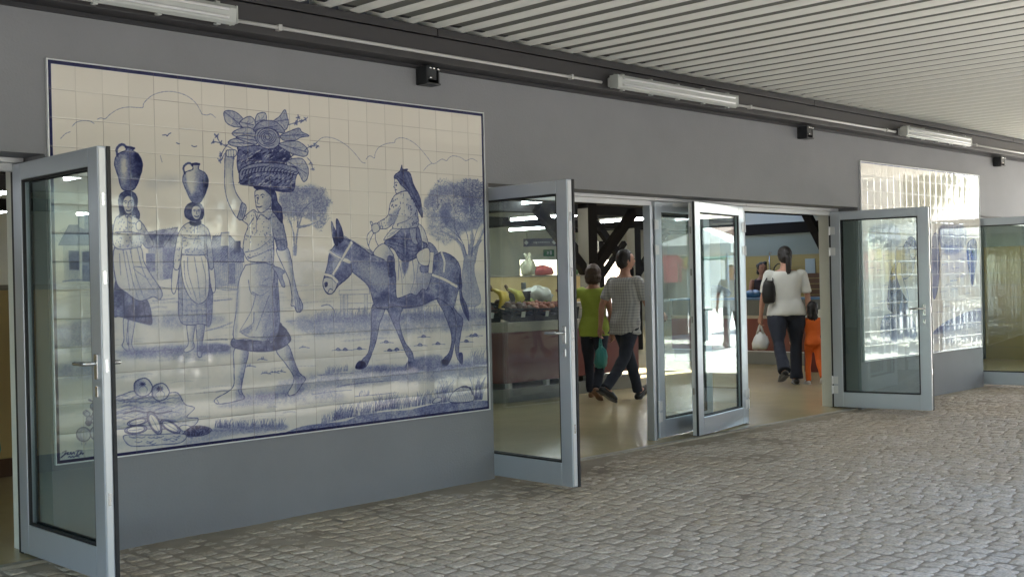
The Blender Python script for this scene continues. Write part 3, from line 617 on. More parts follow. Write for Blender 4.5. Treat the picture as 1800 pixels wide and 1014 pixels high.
    p.grass([(970, 640), (1300, 650), (1740, 630)], 230, 95, .6); p.wash([(980, 655), (1700, 610), (1700, 660), (1000, 690)], .5, .8, 10); p.hatch([(1400, 690), (1650, 640), (1774, 660), (1774, 720), (1420, 740)], -.15, 8, 3, .65, .7)
    # ---- heap of vegetables and the signature
    p.view(80, 620, 4.828)
    p.wash([(220, 760), (640, 740), (1200, 700), (1390, 700), (900, 790), (400, 800)], .25, .8, 16)
    p.fill([(500, 470), (560, 380), (640, 345), (740, 318), (880, 360), (1050, 330), (1110, 340), (1165, 430), (1245, 462), (1180, 540), (1275, 552), (1240, 612), (1120, 640), (960, 640), (640, 640), (500, 640)], .22, 1, edge=2.4, wash=.6)
    p.hatch([(500, 470), (640, 345), (880, 360), (1110, 340), (1165, 430), (1180, 540), (1120, 640), (640, 640), (500, 640)], -.25, 16, 7, .55, .55)
    for k in range(60): x = 520+p.rs.rand()*520; y = 350+p.rs.rand()*230; p.line([(x, y+10), (x+50, y-4), (x+120, y+4+10*p.rs.rand())], 2.2, .68, .7, taper=.3)
    p.line([(640, 510), (740, 485), (830, 500), (870, 490), (940, 510), (1050, 488)], 4, .85)
    for c, r in (((808, 285), 78), ((955, 325), 74)):
        t = np.linspace(0, 6.283, 15)[:-1]; p.fill(np.c_[c[0]+r*np.cos(t)*(1+.04*np.cos(5*t)), c[1]+r*np.sin(t)*(1+.04*np.sin(4*t))], .2, 1, grad=((c[0], c[1]), (c[0]-r, c[1]-r*.3), .5), edge=3, ev=.85)
        for k in range(9): a = k*.7; p.line([(c[0]-4, c[1]-28), (c[0]-4+26*np.cos(a), c[1]-26+22*np.sin(a))], 3.2, .92)
        p.folds([[(c[0]-4, c[1]-20), (c[0]-40, c[1]+20), (c[0]-20, c[1]+60)], [(c[0]+4, c[1]-20), (c[0]+36, c[1]+14), (c[0]+24, c[1]+58)]], 2.2, .6)
    for c, l, wd, a in [((745, 645), 75, 28, -.12), ((905, 590), 82, 36, 1.1), ((1040, 620), 75, 30, .55), ((760, 580), 70, 22, -.2)]:
        t = np.linspace(0, 6.283, 13)[:-1]; q = np.c_[l*np.cos(t), wd*np.sin(t)] @ np.array([[np.cos(a), np.sin(a)], [-np.sin(a), np.cos(a)]])
        p.fill(q*1.28+c, .5, 1, edge=2.6, wash=.5); p.fill(q+c, .1, 1, edge=2.4, ev=.75); p.line([q[0]*.9+c, np.array(c)+[4, 4], q[6]*.8+c], 2, .55)
    p.fill([(1120, 620), (1180, 610), (1235, 640), (1180, 660), (1140, 655)], .12, 1, edge=2.2); p.line([(1120, 640), (1160, 690), (1225, 718)], 5, .5)
    cob = [(1150, 690), (1190, 640), (1260, 615), (1340, 622), (1392, 650), (1340, 690), (1230, 706)]
    p.fill(cob, .62, 1, edge=2.4); p.dots(cob, 110, 3, .98)
    p.fill([(640, 700), (760, 690), (900, 690), (1100, 680), (1180, 700), (1120, 760), (950, 775), (820, 785), (690, 780)], .2, 1, edge=2.2, wash=.6)
    for k in range(16): x = 660+p.rs.rand()*440; y = 700+p.rs.rand()*70; p.line([(x, y), (x+30, y+8), (x+60, y-4)], 2.2, .62, .7)
    for c, r in (((300, 685), 60), ((420, 675), 64)):
        t = np.linspace(0, 6.283, 13)[:-1]; p.fill(np.c_[c[0]+r*np.cos(t), c[1]+r*np.sin(t)], .26, 1, edge=2.4, grad=(c, (c[0]-r, c[1]+r), .5))
        p.folds([[(c[0], c[1]-r), (c[0]-28, c[1]), (c[0]-6, c[1]+r)], [(c[0], c[1]-r), (c[0]+28, c[1]), (c[0]+4, c[1]+r)]], 2, .5); p.grass([(c[0]-20, c[1]+r+30), (c[0]+20, c[1]+r+30)], 8, 24, .5)
    for k in range(20): x = 310+p.rs.rand()*170; y = 440+p.rs.rand()*170; p.fill([(x-24, y), (x, y-26), (x+26, y-4), (x+6, y+24)], .22+.35*p.rs.rand(), 1, edge=2.4, ev=.8)
    p.line([(345, 390), (400, 404), (470, 372)], 5, .8); p.fill([(430, 375), (440, 340), (460, 330), (462, 355), (445, 380)], .55, 1, edge=2)
    for L in ([(120, 840), (150, 825), (140, 850), (105, 885), (150, 850), (170, 838), (160, 856), (185, 850), (190, 836), (196, 856), (215, 838), (222, 854)], [(235, 825), (262, 822), (290, 826)], [(258, 822), (240, 860), (262, 858), (275, 838)], [(268, 858), (285, 840), (290, 855), (300, 845)], [(170, 880), (180, 872), (190, 882), (205, 872), (215, 880), (232, 870), (262, 876)]): p.line(L, 2.4, .9)
    p.D = 1-(1-np.clip(p.D, 0, 1))**(1+.12*np.clip(p.D*4, 0, 1))
    # ---- the drag of the brush in the washes
    rs = p.rs; fine = p.up(rs.rand(ny//2+3, nx//2+3).astype(np.float32), 2)*.5+np.repeat(p.up(rs.rand(ny//4+3, nx//4+3).astype(np.float32), 4)[::2], 2, 0)[:ny]*.5
    p.D = np.clip(p.D+(fine-.5)*.75*np.clip((p.D-.12)*3, 0, 1)*np.clip((.95-p.D)*3, 0, 1)*.6, 0, 1)
    # ---- navy border
    b = int(nx*.018/3.15); D = p.D
    nav = .97*(.95+.1*p.cloud)
    for sl in ((slice(0, b), slice(0, nx)), (slice(ny-b, ny), slice(0, nx)), (slice(0, ny), slice(0, b)), (slice(0, ny), slice(nx-b, nx))): D[sl] = nav[sl]
    return p.D


def paint_harvest(nx=1050, ny=700):
    p = Painter([(1508, 285), (1716, 311), (1727, 604), (1520, 628)], 3.15, 2.1, nx, ny, 8)
    p.view(1500, 280, 2.8167)
    p.wash([(40, 330), (630, 330), (630, 800), (50, 900)], .08, .9, 30)
    for k in range(60): x = 50+p.rs.rand()*560; y = 360+p.rs.rand()*400; p.line([(x, y), (x+15, y-3), (x+34, y-4)], 2.5, .4, .5)
    p.wash([(80, 330), (200, 320), (220, 420), (90, 440)], .42, .8, 16); p.wash([(420, 330), (540, 330), (540, 440), (440, 450)], .45, .8, 14)
    p.fill([(205, 500), (178, 560), (164, 690), (180, 735), (256, 772), (262, 660), (240, 600), (250, 520)], .72, 1, edge=2, ev=.9)
    p.fill([(205, 440), (240, 425), (270, 440), (300, 480), (280, 560), (240, 580), (205, 530)], .26, 1, edge=2, ev=.7)
    p.fill([(240, 432), (262, 388), (282, 378), (300, 398), (306, 440), (280, 425)], .6, 1, edge=2, ev=.9); p.fill([(270, 440), (298, 438), (302, 470), (285, 485)], .15, 1, edge=1.6)
    p.fill([(215, 500), (208, 560), (235, 640), (268, 690), (262, 640), (235, 560), (232, 510)], .1, 1, edge=1.8)
    p.fill([(140, 780), (180, 752), (250, 755), (290, 785), (310, 830), (290, 880), (150, 880)], .42, 1, edge=2); p.hatch([(140, 780), (250, 755), (310, 830), (290, 880), (150, 880)], .1, 5, 2, .75, .8); p.hatch([(140, 780), (250, 755), (310, 830), (290, 880), (150, 880)], 1.5, 6, 2, .75, .7)
    p.fill([(382, 440), (400, 425), (418, 445), (420, 560), (412, 640), (395, 680), (385, 600)], .5, 1, edge=2); p.fill([(385, 380), (400, 360), (415, 385), (410, 430), (388, 430)], .35, 1, edge=1.6)
    p.fill([(556, 420), (575, 395), (600, 400), (604, 480), (596, 560), (584, 620), (570, 560), (558, 480)], .6, 1, edge=2)
    p.fill([(395, 850), (440, 800), (500, 770), (560, 745), (632, 728), (636, 800), (520, 830)], .5, 1, wash=.6); p.wash([(395, 850), (636, 790), (636, 880), (400, 900)], .25, .8, 12)
    b = 4; D = p.D
    D[:b] = .5; D[-b:] = .5; D[:, :b] = .5; D[:, -b:] = .5
    return p.D
# ================================================================ the setting
CAN_Y, CAN_X = -4.7, 16.8
def floor_mat():
    m = mat('hall_floor', (.52, .435, .25), .24, noise=(2.2, .7), col2=(.42, .35, .21), bump=(25, .05)); return m
m_floor = floor_mat()
m_street = mat('street_paving', (.38, .36, .32), .8, noise=(3, .6), col2=(.30, .285, .26), bump=(40, .3))
m_sand = mat('joint_sand', (.26, .215, .165), .97, spec=.1, noise=(1.2, 1), col2=(.45, .385, .30), bump=(180, .8))
tag(MB().box((-260, -260, -.4), (260, 260, -.035)).build('ground', m_street), kind='structure')
tag(MB().box((13.2, -60, -.0345), (90, -.02, -.022)).build('plaza_pavement', mat('pale_plaza', (.62, .60, .56), .8, noise=(2, .5), col2=(.52, .5, .46))), kind='structure')
tag(MB().box((-12, .11, -.034), (16.8, 20, .015)).box((16.8, 7, -.034), (32, 20, .015)).build('hall_floor', m_floor), kind='structure')
tag(MB().box((-12, .045, -.034), (16.8, .11, .018)).build('threshold_kerb', mat('threshold_stone', (.36, .32, .25), .7, noise=(9, .7), bump=(50, .3)), bevel=.006), kind='structure')

def cobbles():
    rs = np.random.RandomState(7); K = 7
    u = np.array([-1, -.9, -.55, 0, .55, .9, 1.0]); U, V = np.meshgrid(u, u)
    Uc = U*np.sqrt(1-.17*V*V); Vc = V*np.sqrt(1-.17*U*U)
    e = np.maximum(np.abs(U), np.abs(V)); prof = np.where(e > .99, -.022, np.where(e > .8, -.0022, np.where(e > .4, -.0003, 0)))
    P = []; A = []; x = -1.7
    while x < 13.1:
        wx = .098+.024*rs.rand(); y = .04
        while y > -5.6:
            ly = .09+.05*rs.rand(); cx = x+wx/2+rs.randn()*.006+.012*math.sin(y*2.3+x); cy = y-ly/2
            a = rs.randn()*.06; hx = wx/2-.0012-.003*rs.rand(); hy = ly/2-.0012-.003*rs.rand()
            qx = Uc*hx*(1+.08*rs.randn()*V)+rs.randn(K, K)*.0016; qy = Vc*hy*(1+.08*rs.randn()*U)+rs.randn(K, K)*.0016
            z = prof*(.8+.5*rs.rand())+qx*rs.randn()*.016+qy*rs.randn()*.016+rs.randn()*.0014+rs.randn(K, K)*.0007
            # near the building and to the left the joints are packed full of sand and the stones lie flush
            P.append(np.stack([cx+qx*math.cos(a)-qy*math.sin(a), cy+qx*math.sin(a)+qy*math.cos(a), z], -1)); A.append(np.full((K, K), rs.rand()))
            y -= ly
        x += wx
    P = np.array(P); n = len(P); A = np.array(A)
    i = np.arange(n*K*K).reshape(n, K, K)
    F = np.stack([i[:, :-1, :-1], i[:, :-1, 1:], i[:, 1:, 1:], i[:, 1:, :-1]], -1).reshape(-1, 4)
    me = bpy.data.meshes.new('cobbled_pavement'); me.vertices.add(n*K*K); me.vertices.foreach_set('co', P.astype(np.float32).ravel())
    me.loops.add(F.size); me.loops.foreach_set('vertex_index', F.astype(np.int32).ravel())
    me.polygons.add(len(F)); me.polygons.foreach_set('loop_start', (np.arange(len(F))*4).astype(np.int32)); me.polygons.foreach_set('loop_total', np.full(len(F), 4, np.int32))
    me.update(); me.polygons.foreach_set('use_smooth', np.full(len(F), True))
    at = me.attributes.new('tone', 'FLOAT', 'POINT'); at.data.foreach_set('value', A.astype(np.float32).ravel()); me.validate()
    m = mat('granite_setts', (.2, .19, .18), .92, bump=(75, .55), spec=.2); t, b = nodes_of(m)
    g = t.nodes.new('ShaderNodeAttribute'); g.attribute_name = 'tone'
    r = t.nodes.new('ShaderNodeValToRGB'); r.color_ramp.elements[0].color = (.53, .46, .375, 1); r.color_ramp.elements[1].color = (.62, .54, .445, 1)
    t.links.new(g.outputs['Fac'], r.inputs[0])
    tc = t.nodes.new('ShaderNodeTexCoord'); n1 = t.nodes.new('ShaderNodeTexNoise'); n1.inputs['Scale'].default_value = .9; n1.inputs['Detail'].default_value = 8
    t.links.new(tc.outputs['Object'], n1.inputs['Vector'])
    mr = t.nodes.new('ShaderNodeMapRange'); mr.inputs[1].default_value = .38; mr.inputs[2].default_value = .72; t.links.new(n1.outputs[0], mr.inputs[0])
    n2 = t.nodes.new('ShaderNodeTexNoise'); n2.inputs['Scale'].default_value = 60; n2.inputs['Detail'].default_value = 5; t.links.new(tc.outputs['Object'], n2.inputs['Vector'])
    x2 = t.nodes.new('ShaderNodeMix'); x2.data_type = 'RGBA'; x2.inputs[7].default_value = (.47, .36, .23, 1)
    mm = t.nodes.new('ShaderNodeMath'); mm.operation = 'MULTIPLY'; t.links.new(mr.outputs[0], mm.inputs[0]); t.links.new(n2.outputs[0], mm.inputs[1])
    t.links.new(mm.outputs[0], x2.inputs[0]); t.links.new(r.outputs[0], x2.inputs[6])
    x3 = t.nodes.new('ShaderNodeMix'); x3.data_type = 'RGBA'; x3.blend_type = 'MULTIPLY'; x3.inputs[0].default_value = .8
    cr = t.nodes.new('ShaderNodeValToRGB'); cr.color_ramp.elements[0].position = .3; cr.color_ramp.elements[0].color = (.55, .55, .55, 1); cr.color_ramp.elements[1].position = .65; cr.color_ramp.elements[1].color = (1.1, 1.1, 1.1, 1)
    t.links.new(n2.outputs[0], cr.inputs[0]); t.links.new(x2.outputs[2], x3.inputs[6]); t.links.new(cr.outputs[0], x3.inputs[7]); t.links.new(x3.outputs[2], b.inputs['Base Color'])
    me.materials.append(m); o = bpy.data.objects.new('cobbled_pavement', me); COL.objects.link(o); tag(o, kind='structure')
    # the sand bed between the setts, heaped where it was swept against the building
    nu, nv = 500, 180; X = np.linspace(-1.8, 13.19, nu); Y = np.linspace(-5.7, .045, nv); X, Y = np.meshgrid(X, Y)
    h = np.zeros_like(X)
    for k in range(9):
        a, f = rs.rand()*6.28, .8+rs.rand()*2.6*(1+k*.5); h += np.sin((X*math.cos(a)+Y*math.sin(a))*f+rs.rand()*6)/(1+k*.5)
    Z = -.0046+.0017*h+rs.randn(*X.shape)*.0008+.006*np.exp(-((X-4.0)/1.2)**2-((Y+.1)/.5)**2)+.007*np.exp(-((Y-.02)/.12)**2)-.006*np.clip((X-1.5)/4, 0, 1)*np.clip((-Y-.5)/2, 0, 1)
    tag(grid_mesh('joint_sand', np.stack([X, Y, Z], -1), nu, nv, m_sand), kind='stuff')
cobbles()

# ---------------------------------------------------------------- market hall walls
wt = thing('market_wall', 'long grey rendered wall of the market hall with wide door openings and tiled panels', 'wall')
b = MB().box((-12, 0, 2.12), (16.8, .46, 3.4))
for a, c in ((-12, -3.2), (-.018, 3.2), (8.62, 11.72), (16.2, 16.8)): b.box((a, 0, -.03), (c, .46, 2.12))
b.build('wall', m_wall, wt)
b = MB()
for a, c in ((-.03, 3.2), (8.62, 11.72)):
    MB().box((a-.004, .33, .016), (a, .461, 2.1)).build('inner_reveal', m_white_wall, wt); MB().box((c, .33, .016), (c+.004, .461, 2.1)).build('inner_reveal', m_white_wall, wt)
hb = thing('market_hall', 'cream walled back part of the market hall with bright windows under a boarded ceiling', 'building')
for a_, b_ in (((-12.3, .46, -.03), (-12, 20, 3.4)), ((16.8, .0, -.03), (17.1, 6.7, 3.4)), ((17.1, 6.7, -.03), (32, 7, 3.4)), ((32, 6.7, -.03), (32.3, 20.3, 3.4))): MB().box(a_, b_).build('side_wall', m_white_wall, hb)
b = MB(); xs = [-12.3, 4, 6, 12, 14, 24.2, 26.95, 28.2, 29.6, 32]
for i in range(len(xs)-1):
    if i % 2 == 0: b.box((xs[i], 20, -.03), (xs[i+1], 20.3, 3.4))
    else:
        sill = .9 if i < 4 else (1.0 if i == 5 else .02)
        b.box((xs[i], 20, 2.2), (xs[i+1], 20.3, 3.4)); b.box((xs[i], 20, -.03), (xs[i+1], 20.3, sill))
b.build('far_wall', m_white_wall, hb)
def ceiling_mat():
    m = mat('ceiling_boards', (.46, .45, .37), .55); t, bs = nodes_of(m)
    tc = t.nodes.new('ShaderNodeTexCoord'); wv = t.nodes.new('ShaderNodeTexWave'); wv.bands_direction = 'Y'; wv.inputs['Scale'].default_value = 2.6
    t.links.new(tc.outputs['Object'], wv.inputs[0]); r = t.nodes.new('ShaderNodeValToRGB'); r.color_ramp.elements[0].color = (.16, .15, .12, 1); r.color_ramp.elements[0].position = .02; r.color_ramp.elements[1].color = (.46, .45, .37, 1); r.color_ramp.elements[1].position = .2
    t.links.new(wv.outputs[1], r.inputs[0]); t.links.new(r.outputs[0], bs.inputs[0]); return m
rf = hb
# an added opening in the roof throws a sun patch on the hall floor
sk = (14.6, 5.0, 16.3, 7.6)
b = MB().box((-12.3, .46, 3.4), (17.1, sk[1], 3.52)).box((-12.3, sk[1], 3.4), (sk[0], sk[3], 3.52)).box((sk[2], sk[1], 3.4), (17.1, 7, 3.52)).box((-12.3, sk[3], 3.4), (17.1, 20.3, 3.52)).box((17.1, 6.7, 3.4), (32.3, 20.3, 3.52)).box((sk[2], 7, 3.4), (17.1, sk[3], 3.52))
b.box((-12.3, 0, 3.401), (17.1, .46, 3.52))
b.build('ceiling_board', ceiling_mat(), rf)
b = MB()
for y in (5.32, 9, 14): z = {5.32: 2.56, 9: 2.73, 14: 2.84}[y]; b.box((-12, y-.1, z), (16.7 if y < 7 else 31.9, y+.1, max(2.82, z+.2)))
for x in (-9.5, -5, -.6, 4.9, 10.47, 16.2): b.box((x-.09, .57, 3.06), (x+.09, 19.9, 3.3))
for x in (21, 26, 31): b.box((x-.09, 7.05, 3.06), (x+.09, 19.9, 3.3))
b.build('beam', m_timber, rf, bevel=.008)
grp = 'columns holding up the hall roof'
def column(x, y, label, braces=((1, 0), (-1, 0)), steep=42):
    t = thing('hall_column', label, 'column', (x, y, .015), 0, grp)
    b = MB().box((-.1, -.1, .008), (-.094, .1, 2.5))
    MB().box((-.1, -.1, 0), (.1, .1, 2.545 if y < 6 else 2.485)).build('shaft', m_timber, t, bevel=.004)
    MB().box((-.104, -.098, .003), (-.1005, .098, 2.48)).build('lit_side', m_lit_face, t)  # this face is paler: the light falling on it is in its colour
    for sx, sy in braces:
        c = MB(); L = 1.15; M_ = Matrix.Translation((sx*.08, sy*.08, 1.55)) @ Matrix.Rotation(math.atan2(sy, sx), 4, 'Z') @ Matrix.Rotation(-R(62 if len(braces) == 1 else 42), 4, 'Y')
        c.box((0, -.06, -.07), (L*1.18, .06, .07), M_); c.build('brace', m_timber, t, bevel=.006)
for x, y, l, br in [(10.47, 5.32, 'square column with one face coloured as lit and dark braces behind the fruit stall end', ((1, 0), (-1, 0))), (4.9, 5.32, 'dark braced column behind the glass door beside the tile panel', ((1, 0), (-1, 0), (0, -1))), (14.95, 3.72, 'dark column with a brace behind the woman in the white top', ((0, 1),)),
                 (10.47, 9, 'far braced column seen over the fruit stall', ((1, 0), (-1, 0))), (16.2, 9, 'far braced column beyond the man in the checked shirt', ((1, 0), (-1, 0))), (-.6, 5.32, 'dark braced column seen through the gap left of the front glass door', ((1, 0), (-1, 0))), (4.9, 9, 'dark column deep in the hall behind the bananas', ((1, 0), (-1, 0))), (21, 14, 'farthest column near the bright exit', ((1, 0), (-1, 0)))]:
    column(x, y, l, br)

# ---------------------------------------------------------------- painted tile panels
def panel_mat(name, bright, rough):
    m = mat(name, (.7, .66, .58), rough, spec=.75 if bright else .5, coat=.7 if bright else 0); t, bs = nodes_of(m)
    a = t.nodes.new('ShaderNodeAttribute'); a.attribute_name = 'ink'; r = t.nodes.new('ShaderNodeValToRGB'); el = r.color_ramp.elements
    st = [(0, (.61, .575, .51)), (.15, (.485, .475, .45)), (.35, (.27, .29, .36)), (.6, (.130, .146, .265)), (.85, (.034, .040, .118)), (1, (.012, .012, .050))]
    el[0].position = 0; el[0].color = (*st[0][1], 1); el[1].position = 1; el[1].color = (*st[-1][1], 1)
    for p_, c in st[1:-1]: e = el.new(p_); e.color = (*c, 1)
    t.links.new(a.outputs['Fac'], r.inputs[0])
    g = t.nodes.new('ShaderNodeAttribute'); g.attribute_name = 'grout'; x = t.nodes.new('ShaderNodeMix'); x.data_type = 'RGBA'; x.inputs[7].default_value = (.10, .085, .075, 1) if not bright else (.8, .8, .78, 1)  # far panel: pale joints stand in for light catching the tile edges
    tn = t.nodes.new('ShaderNodeAttribute'); tn.attribute_name = 'tone'; x2 = t.nodes.new('ShaderNodeMix'); x2.data_type = 'RGBA'; x2.blend_type = 'MULTIPLY'; x2.inputs[0].default_value = 1
    cb = t.nodes.new('ShaderNodeCombineColor')
    for k in range(3): t.links.new(tn.outputs['Fac'], cb.inputs[k])
    t.links.new(r.outputs[0], x2.inputs[6]); t.links.new(cb.outputs[0], x2.inputs[7])
    t.links.new(g.outputs['Fac'], x.inputs[0]); t.links.new(x2.outputs[2], x.inputs[6]); t.links.new(x.outputs[2], bs.inputs[0]); return m
def tile_panel(name, label, D, x0, z0, cols, rows, per, tilt, pillow, seed, bright=False):
    """a wall of square glazed tiles, each set a hair out of true, the ink fired into the glaze"""
    rs = np.random.RandomState(seed); T = .15; nu, nv = cols*per+1, rows*per+1
    X = np.linspace(0, cols*T, nu); Z = np.linspace(0, rows*T, nv); X, Z = np.meshgrid(X, Z)
    ci = np.minimum((X/T+1e-6).astype(int), cols-1); ri = np.minimum((Z/T+1e-6).astype(int), rows-1)
    U = X-(ci+.5)*T; W = Z-(ri+.5)*T
    ta, tb = rs.randn(rows, cols)*tilt, rs.randn(rows, cols)*tilt; oo = rs.randn(rows, cols)*.0002; pw = pillow*(.7+.6*rs.rand(rows, cols))
    Y = -(U*ta[ri, ci]+W*tb[ri, ci]+oo[ri, ci])+pw[ri, ci]*(U*U*(1.6 if bright else 1)+W*W*(.5 if bright else 1))/T
    iu = np.arange(nu) % per; iv = np.arange(nv) % per
    G = np.zeros((nv, nu)); G[:, iu == 0] = np.maximum(G[:, iu == 0], (.25+.65*rs.rand(rows+1, cols+1)).repeat(per, 0)[:nv, ::1][:, :cols+1]); G[iv == 0, :] = np.maximum(G[iv == 0, :], (.3+.65*rs.rand(rows+1, cols+1)).repeat(per, 1)[:, :nu])
    Y = Y+.0012*(G > 0)
    # ink sampled from the painter's raster (its first row is the top)
    ny, nx = D.shape; py = np.clip(((1-np.arange(nv)/(nv-1))*(ny-1)), 0, ny-1); px = np.arange(nu)/(nu-1)*(nx-1)
    k = max(1, round(nx/nu)); Db = D
    if k > 1:
        c = np.cumsum(np.cumsum(np.pad(D.astype(np.float64), ((1, 0), (1, 0))), 0), 1)
        y0 = np.clip(py.astype(int)-k//2, 0, ny-k); x0_ = np.clip(px.astype(int)-k//2, 0, nx-k)
        I = (c[np.ix_(y0+k, x0_+k)]-c[np.ix_(y0, x0_+k)]-c[np.ix_(y0+k, x0_)]+c[np.ix_(y0, x0_)])/(k*k)
    else: I = D[np.ix_(py.astype(int), px.astype(int))]
    tone = (1+rs.randn(rows, cols)*.018)[ri, ci]
    V = np.stack([x0+X, Y-.012, z0+Z], -1)
    t = thing(name, label, 'tile panel', (0, 0, 0))
    grid_mesh('tile_face', V, nu, nv, panel_mat(name+'_glaze', bright, .06 if pillow < .02 else .05), True, {'ink': I, 'grout': G*.8, 'tone': tone}, t)
    W_, H_ = cols*T, rows*T; e = .006
    b = MB().box((x0-e, -.019, z0-e), (x0, .0, z0+H_+e)).box((x0+W_, -.019, z0-e), (x0+W_+e, .0, z0+H_+e)).box((x0, -.019, z0-e), (x0+W_, .0, z0)).box((x0, -.019, z0+H_), (x0+W_, .0, z0+H_+e))
    b.build('edge_trim', m_alu_pale, t)
    return t
tile_panel('painted_tile_panel', 'large blue and white tile picture of water carriers and a woman riding a mule', paint_market_women(), 0, .511, 21, 14, 50, .0022, .010, 5)
tile_panel('painted_tile_panel', 'glaring tile picture of a bending woman with baskets behind the far open glass door', np.clip(paint_harvest()*1.15, 0, 1), 8.672, .505, 20, 14, 25, .0032, .005, 6, True)

# ---------------------------------------------------------------- beam, conduit, brackets, canopy
t = thing('canopy_beam', 'long dark steel beam along the top of the grey wall under the corrugated roof', 'beam')
MB().box((-3, -.15, 2.885), (16.8, 0, 3.055)).build('lower_channel', m_beam2, t, bevel=.004)
b = MB()
x = -2.3
while x < 16.7: b.box((x+.004, -.162, 3.061), (min(x+4.9, 16.8)-.004, 0, 3.115)); x += 4.9
b.build('upper_channel', m_beam, t, bevel=.003)
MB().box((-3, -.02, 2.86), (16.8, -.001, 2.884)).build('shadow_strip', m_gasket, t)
def corrugated():
    P = .224; n = 14; X = []; Zp = []
    prof = [(0, .084)]+[(.33+.225*math.sin(q), -.043+.060*(1-math.cos(q))) for q in np.linspace(-1.5, 1.5, 11)]+[(.66, .084), (.80, .088), (.83, .080), (.86, .088)]
    x = -3.07
    while x < CAN_X:
        for q, z in prof: X.append(x+q*P); Zp.append(z)
        x += P
    X = np.array(X); Zp = np.array(Zp)
    ys = np.array([-.02, -2, -4.4, CAN_Y]); rows = []
    for y in ys: rows.append(np.stack([X, np.full_like(X, y), Zp+3.158-.0*y], -1))
    t = thing('walkway_canopy', 'pale corrugated metal canopy over the cobbled walkway', 'canopy')
    grid_mesh('corrugated_sheet', np.array(rows), len(X), len(ys), m_sheet, False, None, t)
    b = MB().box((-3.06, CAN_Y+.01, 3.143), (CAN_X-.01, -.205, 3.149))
    b.build('groove_shade', mat('groove_shade_tone', (.13, .135, .12), .8), t)  # dark sheet stands in for the shade between the ribs
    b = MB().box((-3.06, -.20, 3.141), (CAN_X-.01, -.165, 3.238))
    b.build('groove_end_shade', m_gasket, t)  # black strip stands in for the shaded groove ends at the beam
    MB().box((-3.07, CAN_Y, 3.25), (CAN_X, -.02, 3.285)).build('light_cover', m_sheet, t)  # unseen cover added above the sheet to keep light out
    MB().box((-3.07, CAN_Y-.12, 3.06), (CAN_X, CAN_Y-.002, 3.30)).build('gutter', m_beam, t)
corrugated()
t = thing('conduit_pipe', 'thin pale cable conduit running along the dark canopy beam', 'conduit')
b = MB(); c = MB()
for a, e in ((-2.4, -.78), (1.03, 4.28), (6.05, 9.16), (10.92, 14.0), (15.8, 16.6)):
    MB().tube([(a, -.172, 2.935), (e, -.172, 2.935)], .0115, 8).build('pipe', m_conduit, t)
    k = a+.3
    while k < e: MB().box((k-.012, -.188, 2.918), (k+.012, -.15, 2.953)).build('clip', m_conduit, t); k += 2.6
def tube_lamp(x, label, i):
    t = thing('tube_lamp', label, 'lamp', (x, -.215, 2.945), 0, 'tube lamps along the canopy beam'); L = .815
    MB().box((-L, .0, -.036), (L, .062, .036)).build('housing', mat('lamp_housing', (.40, .41, .40), .5), t, bevel=.006)
    P = [(-.052, -.0), (-.060, -.030), (-.045, -.052), (.03, -.058), (.05, -.045), (.058, -.0)]
    MB().prism([(p[1], p[0]) for p in P], -L-.004, L+.004, 'x').build('diffuser', m_tube_off if i else m_tube_off, t, bevel=.004)
    for q in (-.025, .02): MB().tube([(-L+.05, -.061, q), (L-.05, -.061, q)], .008, 8).build('tube', m_alu_pale, t)
    for sx in (-1, 1): MB().box((-.010 if sx < 0 else 0, -.058, -.052), (0 if sx < 0 else .010, .03, .050), Matrix.Translation((sx*(L+.004), 0, 0))).build('end_cap', m_tube_off, t, bevel=.006)
    for k in range(5):
        for s in (-1, 1):
            MB().box((-.014, -.022, -.006), (.014, .012, .006), Matrix.Translation((-.72+k*.36, -.004, s*.060))).build('clip', m_clear if 0 else m_tube_off, t, bevel=.003)
for i, (x, l) in enumerate([(.16, 'dusty tube lamp on the beam above the water carrier tile picture'), (5.19, 'clear ended tube lamp on the beam above the middle doors'), (10.06, 'bright looking tube lamp above the far tile picture'), (14.9, 'tube lamp at the far end of the beam')]): tube_lamp(x, l, i)
for x, l in [(2.6, 'black beam bracket above the corner of the large tile picture'), (7.5, 'black beam bracket above the doorway with the woman in white'), (12.2, 'black beam bracket above the farthest glass door')]:
    t = thing('beam_bracket', l, 'bracket', (x, -.0, 2.84), 0, 'steel brackets under the canopy beam')
    MB().box((-.062, -.012, -.09), (.062, -.002, .03)).build('back_plate', m_bracket, t)
    MB().box((-.057, -.105, -.082), (-.048, -.012, .028)).build('cheek', m_bracket, t); MB().box((.048, -.105, -.082), (.057, -.012, .028)).build('cheek', m_bracket, t)
    MB().box((-.062, -.112, -.094), (.062, -.012, -.083)).build('base_plate', m_bracket, t); MB().box((-.047, -.106, -.06), (.03, -.098, .028)).build('front_plate', m_bracket, t)
    for bx, by, bz in [(-.03, -.109, .015), (.0, -.109, .015), (.04, -.109, .012), (-.03, -.11, -.05)]: MB().tube([(bx, by+.004, bz), (bx, by-.008, bz)], .009, 6).build('bolt', m_steel, t)
